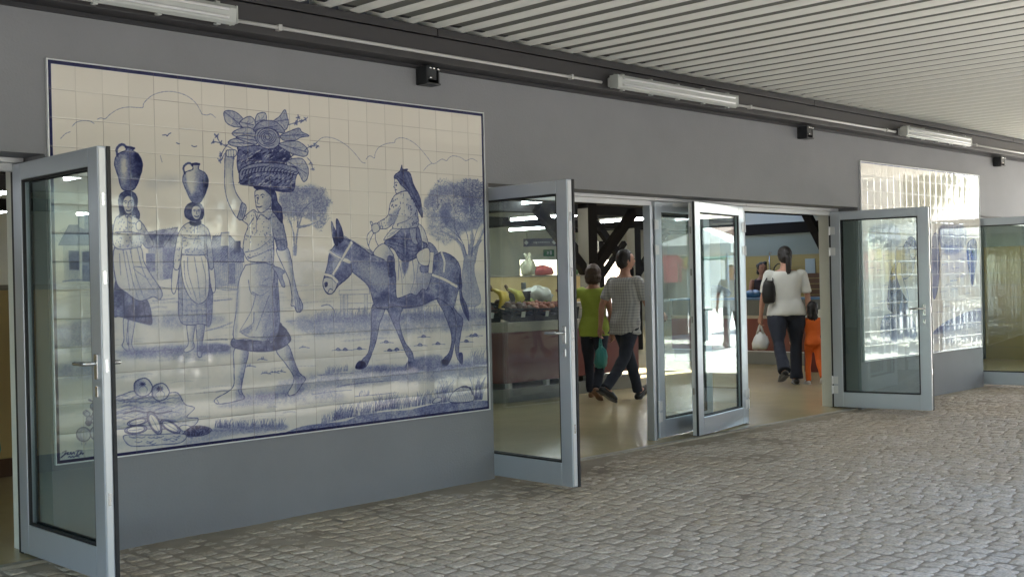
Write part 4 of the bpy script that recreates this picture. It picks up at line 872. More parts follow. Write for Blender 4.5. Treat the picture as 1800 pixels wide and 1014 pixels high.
# ================================================================ doors
def door_leaf(label, hinge, free, name='glass_door', handle=1, zb=.03, zt=2.085, hinges=True):
    hx, hy = hinge; dx, dy = free[0]-hx, free[1]-hy; L = math.hypot(dx, dy); rz = math.atan2(dy, dx)
    t = thing(name, label, 'glass door', (hx, hy, 0), rz, 'glazed doors of the market hall'); d = .032
    st, tr, br = .105, .09, .155
    f = MB()
    f.box((0, -d, zb), (st, d, zt)).box((L-st, -d, zb), (L, d, zt)).box((st, -d, zt-tr), (L-st, d, zt)).box((st, -d, zb), (L-st, d, zb+br))
    f.build('frame', m_alu, t, bevel=.004)
    g = MB(); e = .012; a, b_, c, q = st, L-st, zb+br, zt-tr
    for s in (-1, 1):
        y0, y1 = sorted((s*.012, s*.0265))
        g.box((a, y0, c), (a+e, y1, q)).box((b_-e, y0, c), (b_, y1, q)).box((a+e, y0, c), (b_-e, y1, c+e)).box((a+e, y0, q-e), (b_-e, y1, q))
    g.build('gasket', m_gasket, t)
    MB().box((a+.002, -.004, c+.002), (b_-.002, .004, q-.002)).build('pane', m_glass, t)
    MB().box((L+.0005, -.026, zb+.01), (L+.006, .004, zt-.01)).build('lock_strip', m_alu_pale, t)
    MB().box((L+.0005, .012, zb), (L+.010, .030, zt)).build('edge_seal', m_gasket, t)
    for z in (zt-.25, zt-.62, 1.05, .42): MB().box((L+.0063, -.018, z-.03), (L+.009, -.004, z+.03)).build('lock_plate', m_steel, t)
    if handle:
        for s in (-1, 1):
            h = MB(); hxk = L-.052
            h.tube([(hxk, s*d, 1.06), (hxk, s*(d+.05), 1.06), (hxk-.02, s*(d+.058), 1.06), (hxk-.125, s*(d+.056), 1.058)], [.010, .010, .011, .0095], 10, round_=True)
            h.build('handle', m_steel, t)
            h = MB().box((hxk-.017, min(s*d, s*(d+.008)), .985), (hxk+.017, max(s*d, s*(d+.008)), 1.105)); h.build('handle_plate', m_steel, t, bevel=.003)
            h = MB().box((hxk-.013, min(s*d, s*(d+.007)), .90), (hxk+.013, max(s*d, s*(d+.007)), .955)); h.build('keyhole_plate', m_steel, t, bevel=.003)
    if hinges:
        for z in (zb+.18, zb+.28, zt-.2, zt-.42):
            h = MB()
            for s in (-1, 1): h.tube([(-.012, s*(d+.006), z-.045), (-.012, s*(d+.006), z+.045)], .0105, 8).box((-.006, s*d if s > 0 else -d-.004, z-.04), (.05, d+.004 if s > 0 else -d, z+.04))
            h.build('hinge', m_alu_pale, t, bevel=.002)
    return t
door_leaf('nearest glass door standing open in front of the water carriers', (-.046, .27), (-.062, -.735), hinges=False)
door_leaf('open glass door between the painted mule and the fruit stall', (3.245, .27), (3.19, -.79))
door_leaf('glass door leaf hinged at the middle post, partly behind the leaf with bright reflections', (5.455, .27), (6.43, .385), handle=0)
door_leaf('glass door leaf folded back in the middle of the doorway, full of bright street reflections', (6.815, .262), (5.765, .075), handle=0)
door_leaf('open glass door in front of the glaring far tile picture', (8.545, .27), (8.70, -.73))
door_leaf('farthest glass door at the edge beyond the glaring tile picture', (11.765, .27), (11.88, -.73))
def door_frame(x0, x1, posts, label):
    t = thing('door_frame', label, 'door frame', ((x0+x1)/2, .27, 0)); c = (x0+x1)/2
    k = MB(); xs = [x0+.004]+[p+.0 for p in posts]+[x1-.004]
    for a, b_ in zip(xs[:-1], xs[1:]): k.box((a-c+.002, -.05, 2.092), (b_-c-.002, .05, 2.118))
    k.box((x0-c+.004, .004, 2.05), (x1-c-.004, .046, 2.0915))
    k.build('head_rail', m_alu_pale, t, bevel=.003)  # paler than the posts: the light on the rail is put into its colour
    for p in posts: MB().box((p-c-.035, -.028, .016), (p-c-.006, .05, 2.0495)).box((p-c-.002, -.02, .016), (p-c+.014, .05, 2.0495)).build('post', m_alu, t, bevel=.003)
    for a, s in ((x0, 1), (x1, -1)):
        lo, hi = sorted((a-c+s*.004, a-c+s*.028)); MB().box((lo, .005, .016), (hi, .06, 2.0495)).build('jamb_post', m_alu, t, bevel=.003)
    for a, s in ((x0, 1), (x1, -1)):
        lo, hi = sorted((a-c+s*.0285, a-c+s*.036)); MB().box((lo, .008, .017), (hi, .05, 2.049)).build('jamb_seal', m_gasket, t)
    return t
door_frame(-3.2, -.03, [-1.6], 'grey aluminium door frame of the doorway left of the large tile picture')
door_frame(3.2, 8.62, [5.425, 6.86], 'grey aluminium door frame between the two tile pictures')
door_frame(11.72, 16.2, [14.0], 'grey aluminium door frame beyond the far tile picture')
# ================================================================ people
from mathutils import noise as mnoise
def finish(mb, name, m, parent, voxel, smooth=3):
    """fuse overlapping shapes into one continuous skin"""
    o = mb.build(name+'_raw', m)
    r = o.modifiers.new('r', 'REMESH'); r.mode = 'VOXEL'; r.voxel_size = voxel; r.use_smooth_shade = True
    if smooth: s = o.modifiers.new('s', 'SMOOTH'); s.iterations = smooth; s.factor = .5
    dg = bpy.context.evaluated_depsgraph_get(); me = bpy.data.meshes.new_from_object(o.evaluated_get(dg)); me.name = name
    old = o.data; bpy.data.objects.remove(o); bpy.data.meshes.remove(old)
    if name == 'hair':      # locks of hair
        for v in me.vertices:
            c = v.co; a = math.atan2(c.x, c.y+.02); v.co = c+v.normal*(.006*mnoise.noise((a*9, c.z*10, 0))+.004*mnoise.noise((a*24, c.z*14, 3)))
    if name in ('shirt', 'trousers'):      # soft folds in the cloth
        for v in me.vertices:
            c = v.co; q = mnoise.noise((c.x*9+c.z*3, c.y*9, c.z*5.5))+.6*mnoise.noise((c.x*17-c.z*8, c.y*17+c.z*6, c.z*9))
            v.co = c+v.normal*(.0075 if name == 'shirt' else .0085)*q
    me.polygons.foreach_set('use_smooth', [True]*len(me.polygons))
    if not me.materials: me.materials.append(m)
    n = bpy.data.objects.new(name, me); COL.objects.link(n); n.parent = parent; return n

def person(label, pos, psi, H=1.72, leg=((10, 5, 0), (-10, 10, 0)), arm=((0, 8, 10), (0, 8, 10)), wide=1.0, hips=1.0, shirt=None, trousers=None, shoe=None, hair='bob', hairm=None,
           sleeve=.6, hem=.88, flare=0, bust=0, head=1.0, turn=0, group=None, floor=.017, collar=False, apron=None):
    head = head*1.06
    """leg: (hip, knee, toe) degrees for left and right; arm: (swing forward, out, elbow) for left and right; local +Y is the way the person faces"""
    k = H/1.75; t = thing('person', label, 'person', (pos[0], pos[1], floor), -R(psi), group)
    P = lambda x, y, z: Vector((x*k, y*k, z*k)); S = {}
    hw = .088*hips; sw = .178*wide
    low = 9
    for i, s in enumerate((-1, 1)):
        a, kn, to = (R(v) for v in leg[i])
        hp = P(s*hw, 0, .90); kp = hp+P(s*.012, .43*math.sin(a), -.43*math.cos(a)); b = a-kn
        an = kp+P(0, .40*math.sin(b), -.40*math.cos(b)); q = b-to
        f = Vector((s*.10, math.cos(q), math.sin(q))).normalized(); dn = Vector((0, math.sin(q), -math.cos(q)))
        heel = an-f*.05*k+dn*.055*k; toe = an+f*.155*k+dn*.058*k; ball = an+f*.09*k+dn*.052*k
        low = min(low, heel.z-.03*k, toe.z-.022*k); S[i] = [hp, kp, an, heel, ball, toe]
    dz = Vector((0, 0, -low))
    for i in S: S[i] = [p+dz for p in S[i]]
    A = {}
    for i, s in enumerate((-1, 1)):
        a, c, e = (R(v) for v in arm[i])
        sp = P(s*sw, 0, 1.405)+dz; up = Vector((s*math.sin(c), math.sin(a)*math.cos(c), -math.cos(a)*math.cos(c)))
        ep = sp+up*.29*k; a2 = a+e; c2 = c*.35; fo = Vector((s*math.sin(c2), math.sin(a2)*math.cos(c2), -math.cos(a2)*math.cos(c2)))
        wp = ep+fo*.25*k; A[i] = [sp, ep, wp, fo]
    tor = [(.80, .10*hips, .085, 0), (.86, .158*hips, .112, -.012), (.93, .168*hips, .120, -.016), (1.0, .158*hips, .112, -.006), (1.08, .138*wide, .098, .006), (1.18, .146*wide, .105+.012*bust, .012), (1.28, .160*wide, .112+.028*bust, .012+.02*bust), (1.36, .170*wide, .104, 0), (1.41, .165*wide, .088, -.006), (1.45, .118*wide, .072, -.008), (1.475, .072, .062, -.004), (1.52, .054, .056, .006), (1.57, .053, .056, .014)]
    T = lambda g, o=0: (P(0, g[3], g[0])+dz, (g[1]+o)*k, (g[2]+o)*k, 2.3)
    B = MB(); B.loft([T(g) for g in tor])
    hc = P(0, .022, 1.57+.075*head)+dz; hr = Vector((.074, .094, .112))*k*head; Tn = Matrix.Translation(hc) @ Matrix.Rotation(R(turn), 4, 'Z')
    HM = lambda x, y, z: Tn @ Vector((x*hr.x, y*hr.y, z*hr.z))
    def hball(x, y, z, rx, ry, rz_): B.ball((0, 0, 0), (rx*hr.x, ry*hr.x, rz_*hr.x), Matrix.Translation(HM(x, y, z)) @ Matrix.Rotation(R(turn), 4, 'Z'))
    B.ball((0, 0, 0), tuple(hr), Tn); hball(0, .30, -.52, .66, .70, .55); hball(0, .52, -.75, .30, .32, .26)
    B.tube([HM(0, .92, .18), HM(0, 1.10, -.16), HM(0, .98, -.24)], [.10*hr.x, .17*hr.x, .12*hr.x], 8, round_=True)
    hball(0, .92, -.46, .26, .12, .10); hball(-.42, .80, .30, .24, .14, .10); hball(.42, .80, .30, .24, .14, .10)
    for s in (-1, 1): B.ball((0, 0, 0), (.13*hr.x, .28*hr.x, .40*hr.x), Matrix.Translation(HM(s*.98, -.05, -.05)) @ Matrix.Rotation(R(turn), 4, 'Z'))
    for i, s in enumerate((-1, 1)):
        hp, kp, an, heel, ball, toe = S[i]
        B.tube([hp+Vector((0, 0, .03*k)), hp.lerp(kp, .35), kp.lerp(hp, .1), kp.lerp(an, .12), kp.lerp(an, .35), kp.lerp(an, .85), an], [.088*k*hips, .082*k*hips, .056*k, .053*k, .056*k, .036*k, .038*k], 12, round_=True)
        B.tube([heel, an.lerp(ball, .35), ball, toe], [.033*k, .040*k, .036*k, .024*k], 10, round_=True)
        sp, ep, wp, fo = A[i]
        B.tube([sp, sp.lerp(ep, .4), ep, ep.lerp(wp, .3), wp], [.050*k, .046*k, .037*k, .038*k, .025*k], 10, round_=True)
        # hand: a palm, four curled fingers of different lengths and a thumb from the side of the palm
        sd = Vector((0, 1, 0)); sd = (sd-fo*sd.dot(fo)).normalized(); nn = fo.cross(sd)*(-s)      # sd = thumb side, nn = towards the body
        pa = wp+fo*.045*k
        B.tube([wp-fo*.01*k, pa, wp+fo*.085*k], [.024*k, .036*k, .034*k], 10, flat=.55, round_=True)
        B.tube([wp+fo*.03*k+sd*.02*k, wp+fo*.06*k+sd*.045*k+nn*.01*k, wp+fo*.09*k+sd*.048*k+nn*.028*k], [.012*k, .0115*k, .009*k], 8, round_=True)
        for j, ln in enumerate((.9, 1.0, .95, .75)):
            o = wp+fo*.088*k+sd*(.024-.0165*j)*k
            B.tube([o, o+fo*.03*ln*k+nn*.008*k, o+fo*.048*ln*k+nn*.028*k, o+fo*.046*ln*k+nn*.048*k], [.0105*k, .0098*k, .009*k, .0075*k], 8, round_=True)
    finish(B, 'body', m_skin, t, .0075*max(k, .75), 1)
    # shirt
    if shirt:
        C = MB(); o = .013
        gs = [g for g in tor if hem < g[0] <= 1.46]; g0 = (hem, .166*hips+.006, .122+.004, -.01)
        C.loft([T(g0, o+.012)]+[T(g, o+(.012 if g[0] < 1.1 else 0)) for g in gs])
        if sleeve is not None:
            for i in (0, 1):
                sp, ep, wp, fo = A[i]; q = [sp+Vector((0, 0, .004)), sp.lerp(ep, min(.5, sleeve*.5)), sp.lerp(ep, min(1, sleeve))]
                rr = [.064*k, .062*k, .060*k]
                if sleeve > 1: q += [ep.lerp(wp, sleeve-1)]; rr += [.045*k]
                C.tube(q, rr, 12, round_=False); s_ = -1 if i == 0 else 1; C.ball(tuple(sp+Vector((-s_*.022*k, 0, .004*k))), (.078*k, .074*k, .062*k))
        else:
            for s in (-1, 1): C.tube([P(s*.085, .075, 1.30)+dz, P(s*.095, .0, 1.455)+dz, P(s*.085, -.08, 1.33)+dz], .03*k, 8)
        finish(C, 'shirt', shirt, t, .013*max(k, .7), 3)
    if trousers:
        C = MB(); o = .010
        C.loft([T((.80, .10*hips, .085, 0), o+.004)]+[T(g, o+.004) for g in tor if .8 < g[0] <= 1.0])
        for i, s in enumerate((-1, 1)):
            hp, kp, an, heel, ball, toe = S[i]; e = an+(heel-an)*.28
            C.tube([hp, hp.lerp(kp, .35), kp.lerp(hp, .08), kp.lerp(an, .4), e], [.098*k*hips, .093*k*hips, .070*k, (.064+.010*flare)*k, (.060+.026*flare)*k], 14)
        finish(C, 'trousers', trousers, t, .013*max(k, .7), 3)
    if shoe:
        for i, s in enumerate((-1, 1)):
            hp, kp, an, heel, ball, toe = S[i]; f = (toe-heel).normalized(); u = Vector((0, 0, 1)); u = (u-f*u.dot(f)).normalized()
            C = MB(); C.tube([heel+u*.004*k-f*.006, heel.lerp(ball, .5)+u*.004*k, ball+u*.002*k, toe+f*.012*k], [.040*k, .042*k, .044*k, .031*k], 12, round_=True)
            sole = MB(); side = f.cross(u)
            n0 = [(-.05, .034), (.03, .038), (.10, .036), (.17, .046), (.235, .034), (.258, .0)]
            V = []
            for x, y in n0: V.append((x, y))
            V += [(x, -y) for x, y in n0[-2::-1]]
            MM = Matrix((f, side, u)).transposed().to_4x4(); MM.translation = heel-u*.040*k
            sole.prism([(x*k, y*k) for x, y in V], 0, .016*k, 'z', MM)
            ob = finish(C, 'shoe', shoe, t, .008, 1); sole.build('sole', shoe, ob)
    # hair
    C = MB()
    def hb(x, y, z, r): C.ball((0, 0, 0), (r[0]*hr.x*1.1, r[1]*hr.x*1.1, r[2]*hr.x*1.08), Matrix.Translation(HM(x, y, z)) @ Matrix.Rotation(R(turn), 4, 'Z'))
    hb(0, -.16, .22, (1.10, 1.18, 1.22)); hb(0, -.38, -.15, (1.02, .95, 1.05))
    if hair == 'short': hb(0, -.5, -.42, (.80, .60, .55))
    if hair == 'bob': hb(0, -.22, .1, (1.28, 1.22, 1.2)); hb(0, -.35, -.45, (1.34, 1.1, 1.0)); hb(0, -.45, -.85, (1.22, .9, .62))
    if hair == 'tail':
        hb(0, -.45, -.1, (.95, .95, .9)); hb(.62, .1, .0, (.4, .5, .6)); hb(-.62, .1, .0, (.4, .5, .6))
        C.tube([HM(.1, -1.1, .0), HM(.22, -1.42, -.30), HM(.25, -1.36, -1.0), HM(.22, -1.2, -1.75), HM(.2, -1.1, -2.1)], [.40*hr.x, .50*hr.x, .50*hr.x, .40*hr.x, .16*hr.x], 10, round_=True)
    if hair == 'long': hb(0, -.40, -.50, (1.10, .85, 1.2)); hb(0, -.62, -1.2, (1.0, .6, 1.0)); hb(.1, -.66, -1.7, (.7, .4, .6))
    if hair == 'curly':
        for q in range(16): a = q*2.4; hb(.85*math.cos(a), -.35+.55*math.sin(a), -.6+1.6*((q*7) % 16)/16, (.42, .42, .42))
    cut = MB(); hh = finish(C, 'hair', hairm, t, .009, 1)
    # keep the face clear of hair
    bm = bmesh.new(); bm.from_mesh(hh.data); inv = Tn.inverted()
    for v in bm.verts:
        q = inv @ v.co; x, y, z = q.x/hr.x, q.y/hr.y, q.z/hr.z
        if z < .62 and y > .32-.25*(z < -.3): v.co = Tn @ Vector((q.x*.9, min(q.y, (.30-.2*(z < -.3))*hr.y), q.z))
    bm.to_mesh(hh.data); bm.free()
    for s in (-1, 1):
        e = MB(); e.ball((0, 0, 0), (.13*hr.x, .06*hr.x, .07*hr.x), Matrix.Translation(HM(s*.36, .93, .10)))
        e.build('eye', m_black, t)
    mo = MB(); mo.ball((0, 0, 0), (.25*hr.x, .05*hr.x, .05*hr.x), Matrix.Translation(HM(0, 1.04, -.46))); mo.build('mouth', mat('lips', (.25, .08, .07), .5), t)
    mw = Matrix.Translation((pos[0], pos[1], floor)) @ Matrix.Rotation(-R(psi), 4, 'Z')
    return t, [mw @ (A[i][2]+A[i][3]*.105*k) for i in (0, 1)], [mw @ A[i][0] for i in (0, 1)], k

def plaid():
    m = mat('checked_cotton', (.24, .24, .25), .9); t, b = nodes_of(m); tc = t.nodes.new('ShaderNodeTexCoord'); last = None
    for ax, sc in (('X', 9.5), ('Z', 9.5)):
        w_ = t.nodes.new('ShaderNodeTexWave'); w_.bands_direction = ax; w_.inputs['Scale'].default_value = sc; w_.inputs['Distortion'].default_value = .6
        t.links.new(tc.outputs['Object'], w_.inputs[0]); r = t.nodes.new('ShaderNodeValToRGB'); r.color_ramp.elements[0].position = .30; r.color_ramp.elements[0].color = (.27, .27, .29, 1); r.color_ramp.elements[1].position = .62; r.color_ramp.elements[1].color = (.48, .48, .48, 1)
        t.links.new(w_.outputs[1], r.inputs[0])
        if last is None: last = r
        else:
            x = t.nodes.new('ShaderNodeMix'); x.data_type = 'RGBA'; x.inputs[0].default_value = .5; t.links.new(last.outputs[0], x.inputs[6]); t.links.new(r.outputs[0], x.inputs[7]); t.links.new(x.outputs[2], b.inputs[0])
    return m
m_plaid = plaid()
m_lime = mat('lime_cotton', (.36, .45, .075), .85, noise=(7, .4), col2=(.30, .38, .06), bump=(30, .3))
m_whitek = mat('white_knit', (.62, .62, .58), .9, noise=(6, .35), col2=(.52, .52, .48), bump=(140, .5))
m_orange = mat('orange_cotton', (.70, .13, .015), .85, noise=(6, .4), col2=(.6, .10, .012), bump=(30, .4))
m_dkcloth = mat('dark_cloth', (.016, .015, .020), .9, bump=(40, .3))
m_wine = mat('dark_apron', (.028, .016, .02), .8)
m_tan = mat('tan_leather', (.20, .10, .05), .6)
m_whiteshoe = mat('white_trainer', (.62, .60, .58), .6)
m_teal = mat('teal_plastic', (.05, .28, .27), .35, noise=(9, .4), col2=(.08, .36, .34))
m_wbag = mat('white_plastic', (.60, .60, .58), .4, noise=(9, .4), col2=(.5, .5, .48))
m_pinkbag = mat('pink_net', (.48, .09, .08), .5, noise=(14, .6), col2=(.6, .2, .17))
m_ybag = mat('pale_yellow_plastic', (.55, .53, .36), .4, noise=(9, .5), col2=(.48, .48, .4))

def carrier(name, label, cat, top, w_, d, h, m, handles=.12, seed=1, rz=0):
    """a filled carrier bag hanging by its handles from the point top"""
    rs = np.random.RandomState(seed); t = thing(name, label, cat, tuple(top), rz)
    b = MB(); rings = []; z0 = -handles-h; n = 26
    prof = [(0, .55), (.04, .86), (.15, 1.0), (.4, .98), (.65, .84), (.85, .62), (1, .40)]
    V = []; F = []
    for q, s in prof:
        for j in range(n):
            a = 2*math.pi*j/n; c = 1+.10*math.sin(3*a+seed+q*4)+.05*rs.randn()
            V.append((w_/2*s*math.cos(a)*c, d/2*(s if q < .8 else s*.5)*math.sin(a)*c, z0+h*q+.012*rs.randn()))
    for i in range(len(prof)-1):
        for j in range(n): F.append((i*n+j, i*n+(j+1) % n, (i+1)*n+(j+1) % n, (i+1)*n+j))
    F += [tuple(range(n-1, -1, -1)), tuple(range((len(prof)-1)*n, len(prof)*n))]
    b.add(V, F, True); b.build('sack', m, t)
    if handles:
        for s in (-1, 1):
            g = MB(); g.tube([(-w_*.17, s*d*.08, -handles-.02), (-w_*.07, s*d*.05, -handles*.4), (0, s*.006, .006), (w_*.07, s*d*.05, -handles*.4), (w_*.17, s*d*.08, -handles-.02)], [.018, .012, .008, .012, .018], 8, flat=.4); g.build('handle', m, t)
    return t
def shoulder_bag(label, sh, hip, w_, d, h, rz, m):
    t = thing('shoulder_bag', label, 'bag', tuple(hip), rz); b = MB(); V = []
    b.loft([((0, 0, -h/2), w_*.34, d*.30), ((0, 0, -h*.42), w_*.44, d*.44), ((0, 0, -h*.1), w_*.5, d*.5), ((0, 0, h*.25), w_*.46, d*.42), ((0, 0, h*.45), w_*.36, d*.25), ((0, 0, h*.5), w_*.30, d*.15)], 20); b.build('pouch', m, t, )
    q = Matrix.Rotation(-rz, 4, 'Z') @ (Vector(sh)-Vector(hip)); g = MB()
    g.tube([(-w_*.34, 0, h*.40), (-w_*.16+q.x*.6, q.y*.6+.012, q.z*.7), (q.x, q.y, q.z+.02), (w_*.16+q.x*.6, q.y*.6-.012, q.z*.7), (w_*.34, 0, h*.40)], .013, 8, flat=.5); g.build('strap', m, t)
    return t

man, hands, sh, k = person('man in a checked short sleeved shirt and dark jeans striding with a teal bag', (7.86, 2.53), 92, 1.76, leg=((24, 4, -8), (-24, 22, -18)), arm=((-16, 18, 14), (18, 10, 45)), wide=1.12, hips=1.0,
                           shirt=m_plaid, trousers=m_jean, shoe=m_shoe, hair='short', hairm=m_hair_dark, sleeve=.78, hem=.80, turn=-28)
carrier('plastic_bag', 'teal plastic bag hanging from the hand of the man in the checked shirt', 'bag', hands[0]+Vector((0, -.01, 0)), .22, .15, .27, m_teal, .10, 3, .6)
person('woman in a lime green top with a brown bob beside the man', (7.92, 3.06), 62, 1.58, leg=((16, 4, -6), (-20, 16, -10)), arm=((25, 58, 95), (0, 8, 12)), wide=1.0, hips=1.06,
       shirt=m_lime, trousers=m_jean, shoe=m_tan, hair='bob', hairm=m_hair_brown, sleeve=.35, hem=.82, bust=.6)
wom, hands, sh, k = person('woman in a white knitted top walking away with a ponytail and shoulder bag', (10.66, 2.12), 46, 1.76, leg=((-16, 28, -25), (6, 2, 0)), arm=((4, 13, 10), (2, 12, 6)), wide=1.26, hips=1.34,
                           shirt=m_whitek, trousers=m_jean, shoe=m_shoe, hair='tail', hairm=m_hair_dark, sleeve=.85, hem=.88, flare=1, bust=.5)
carrier('plastic_bag', 'knotted white carrier bag in the left hand of the woman in the white top', 'bag', hands[0], .21, .15, .22, m_wbag, .12, 5, -.8)
shoulder_bag('black shoulder bag tucked under the arm of the woman in the white top', sh[0]+Vector((.03, -.03, .05)), sh[0]+Vector((-.10, -.07, -.22)), .18, .08, .29, R(-45), m_shoe)
person('small child all in orange walking hand in hand with the woman in white', (10.90, 1.88), 44, 1.02, leg=((8, 5, 0), (-14, 24, -20)), arm=((10, 40, 20), (0, 10, 12)), wide=1.02, hips=.98, shirt=m_orange, trousers=m_orange, shoe=m_whiteshoe,
       hair='long', hairm=m_hair_dark, sleeve=1.2, hem=.86, head=1.32)
person('stallholder in a dark apron standing behind the blue topped counter', (15.05, 5.25), 222, 1.64, leg=((0, 0, 0), (0, 0, 0)), arm=((8, 12, 20), (14, 14, 40)), wide=1.05, hips=1.05, shirt=m_wine, trousers=m_dkcloth, shoe=m_shoe, hair='curly', hairm=m_hair_dark, sleeve=None, hem=.7, bust=.7, turn=0)
p_, hands, sh, k = person('shopper in dark clothes at the edge of the front doorway', (.02, 1.95), 20, 1.62, leg=((6, 3, 0), (-6, 6, 0)), arm=((0, 8, 10), (0, 14, 6)), wide=1.05, hips=1.1, shirt=m_dkcloth, trousers=m_dkcloth, shoe=m_shoe, hair='bob', hairm=m_hair_dark, sleeve=1.6, hem=.8)
carrier('plastic_bag', 'large teal carrier bag at the very edge inside the front doorway', 'bag', hands[1]+Vector((.055, 0, .02)), .27, .2, .32, m_teal, .14, 9, .3)
shoulder_bag('dark brown handbag above the teal bag inside the front doorway', sh[1], hands[1]+Vector((.02, .02, .17)), .30, .13, .22, R(-10), mat('brown_leather', (.03, .016, .013), .45))
# ================================================================ inside the hall
g_t = 'lit tube lights under the hall ceiling'
def tube_light(x, y, L, label, z=2.90):
    t = thing('tube_light', label, 'ceiling light', (x, y, z), 0, g_t)
    MB().tube([(0, -L/2, 0), (0, L/2, 0)], .030, 10).build('tube', m_tube_on, t)
    MB().box((-.05, -L/2-.04, .034), (.05, L/2+.04, .075)).build('housing', m_white_wall, t, bevel=.004)
    for s in (-1, 1): MB().box((-.03, -.03, -.02), (.03, .03, .033), Matrix.Translation((0, s*(L/2+.025), 0))).build('tube_holder', m_white_wall, t)
    for s in (-1, 1): MB().tube([(0, s*L*.3, .076), (0, s*L*.3, .498)], .006, 6).build('rod', m_beam, t)
for x, y, L, l in [(12.82, 8.1, 1.75, 'nearest of the three stacked tube lights over the fruit stall'), (16.6, 11.9, 2.0, 'middle of the three stacked tube lights over the fruit stall'), (20.1, 15.2, 2.4, 'farthest of the three stacked tube lights over the fruit stall'),
                   (19.35, 11.75, 1.5, 'single tube light seen above the man in the checked shirt'), (19.8, 9.0, 3.1, 'long bright tube light over the doorway with the woman in white'),
                   (-3.95, 8.2, 1.75, 'tube light mirrored in the top of the nearest glass door'), (-6.9, 14.5, 1.75, 'far tube light mirrored lower in the nearest glass door'), (4.3, 10.6, 1.8, 'tube light deep in the hall behind the first glass door'), (2.6, 7.4, 1.8, 'tube light seen in the gap left of the nearest glass door'), (5.8, 15.5, 1.8, 'small far tube light low in the gap left of the nearest glass door'),
                   (8.0, 4.4, 1.6, 'unseen tube light added over the fruit crates for brightness'), (9.2, 2.0, 1.6, 'unseen tube light added just inside the middle doorway for brightness'), (26.5, 12.5, 1.8, 'unseen tube light added near the exit end of the hall for brightness')]:  # the last three are out of view, added to brighten the hall
    tube_light(x, y, L, l)
# ---- fruit stall
t = thing('fruit_stall', 'fruit stall with dark red panels, pale stone top and a cream tiled back', 'market stall', (8.1, 4.2, .015))
def foot(o): return [(7.03-8.1+o*.41, 3.62-4.2+o), (9.5-8.1-o, 3.62-4.2+o), (9.5-8.1-o, 4.9-4.2-o), (6.78-8.1+o, 4.9-4.2-o), (6.78-8.1+o, 3.87-4.2+o*.41)]
MB().prism(foot(.0), .0, .155, 'z').build('plinth', m_plinth, t, bevel=.006)
b = MB()
for x, y in ((-.98, -.48), (-.35, -.5), (.4, -.5), (1.3, -.5), (-1.22, -.2)): MB().box((x-.03, y-.03, .156), (x+.03, y+.03, .224)).build('foot', m_alu_pale, t)
MB().prism(foot(.015), .225, .82, 'z').build('panel', m_red, t, bevel=.004)
MB().prism(foot(-.005), .821, .935, 'z').build('top', m_stone, t, bevel=.006)
MB().box((6.79-8.1, 4.955-4.2, .0), (9.86-8.1, 5.055-4.2, 1.48)).build('back_panel', m_beige, t, bevel=.004)
MB().box((6.78-8.1, 4.945-4.2, 1.4805), (9.87-8.1, 5.065-4.2, 1.50)).build('coping', m_stone, t, bevel=.003)
s_ = tag(MB().box((-.035, -.03, -.045), (.035, 0, .045)).box((-.02, -.038, -.03), (.02, -.030, .03)).build('socket', mat('socket_grey', (.16, .16, .15), .5), None, bevel=.004), 'small grey electric socket on the cream stall back above the fruit', 'socket'); s_.location = (8.68, 4.954, 1.375)
m_crate = mat('black_crate', (.010, .011, .012), .5); m_tag = mat('price_card', (.55, .55, .52), .7)
fr = {'brown': mat('brown_fruit', (.14, .07, .045), .5, noise=(9, .6)), 'plum': mat('plum_skin', (.10, .035, .045), .35, noise=(9, .6), col2=(.16, .06, .05)), 'peach': mat('peach_skin', (.38, .15, .07), .5, noise=(7, .7), col2=(.30, .05, .035)), 'lime': mat('green_fruit', (.26, .34, .05), .4, noise=(7, .4)), 'red': mat('red_fruit', (.28, .05, .04), .35, noise=(9, .5), col2=(.35, .12, .08))}
rs = np.random.RandomState(12)
def crate(label, x, y, w_, d, h, kind, n, r, what, z=.951, tilt=12):
    t = thing('fruit_crate', label, 'crate', (x, y, z), 0, 'black crates of fruit on the stall'); M_ = Matrix.Rotation(R(tilt), 4, 'X'); t.rotation_euler = (R(tilt), 0, 0); b = MB(); e = .010
    b.box((-w_/2, 0, 0), (w_/2, d, .012))
    for z0, z1 in ((.0125, h*.42), (h*.56, h*.74), (h*.86, h)):
        b.box((-w_/2, 0, z0), (w_/2, e, z1)).box((-w_/2, d-e, z0), (w_/2, d, z1)).box((-w_/2, e, z0), (-w_/2+e, d-e, z1)).box((w_/2-e, e, z0), (w_/2, d-e, z1))
    for sx in (-1, 1):
        for yy in (-.003, d-.009): b.box((sx*w_/2-.012, yy, .0), (sx*w_/2+.012, yy+.012, h+.004))
    b.build('frame', m_crate, t)
    if kind:
        MB().box((-.05+.06*rs.rand(), -.012, h*.35), (.03, -.006, h*.35+.07)).build('price_card', m_tag, t, bevel=.001)
    Mw = Matrix.Translation((x, y, z)) @ M_
    for i in range(n):
        nx = max(1, int(w_/(2*r))); ix = i % nx; iy = i//nx
        p = Mw @ Vector((-w_/2+r+e+(ix+.15*rs.rand())*(w_-2*r-2*e)/max(nx-1, 1)*.97, e+r+iy*1.9*r+.004*rs.randn(), h-r*.15+r*.25*rs.rand()+.02*math.sin(ix*1.7+iy)))
        if i == 0:
            m0 = MB(); m0.ball((0, 0, 0), (r, r, r*.92), None, 14, 9); m0.tube([(0, 0, r*.8), (.002, 0, r*1.1)], .003, 5)
            f0 = m0.build(what[0], fr[kind]); f0.location = p; tag(f0, what[1], what[2], 'loose fruit in the crates'); f0.rotation_euler = (rs.rand()*3, rs.rand()*3, 0)
        else:
            f = f0.copy(); COL.objects.link(f); f.location = p; f.rotation_euler = (rs.rand()*3, rs.rand()*3, 0); q = .9+.2*rs.rand(); f.scale = (q, q, q)
    return t
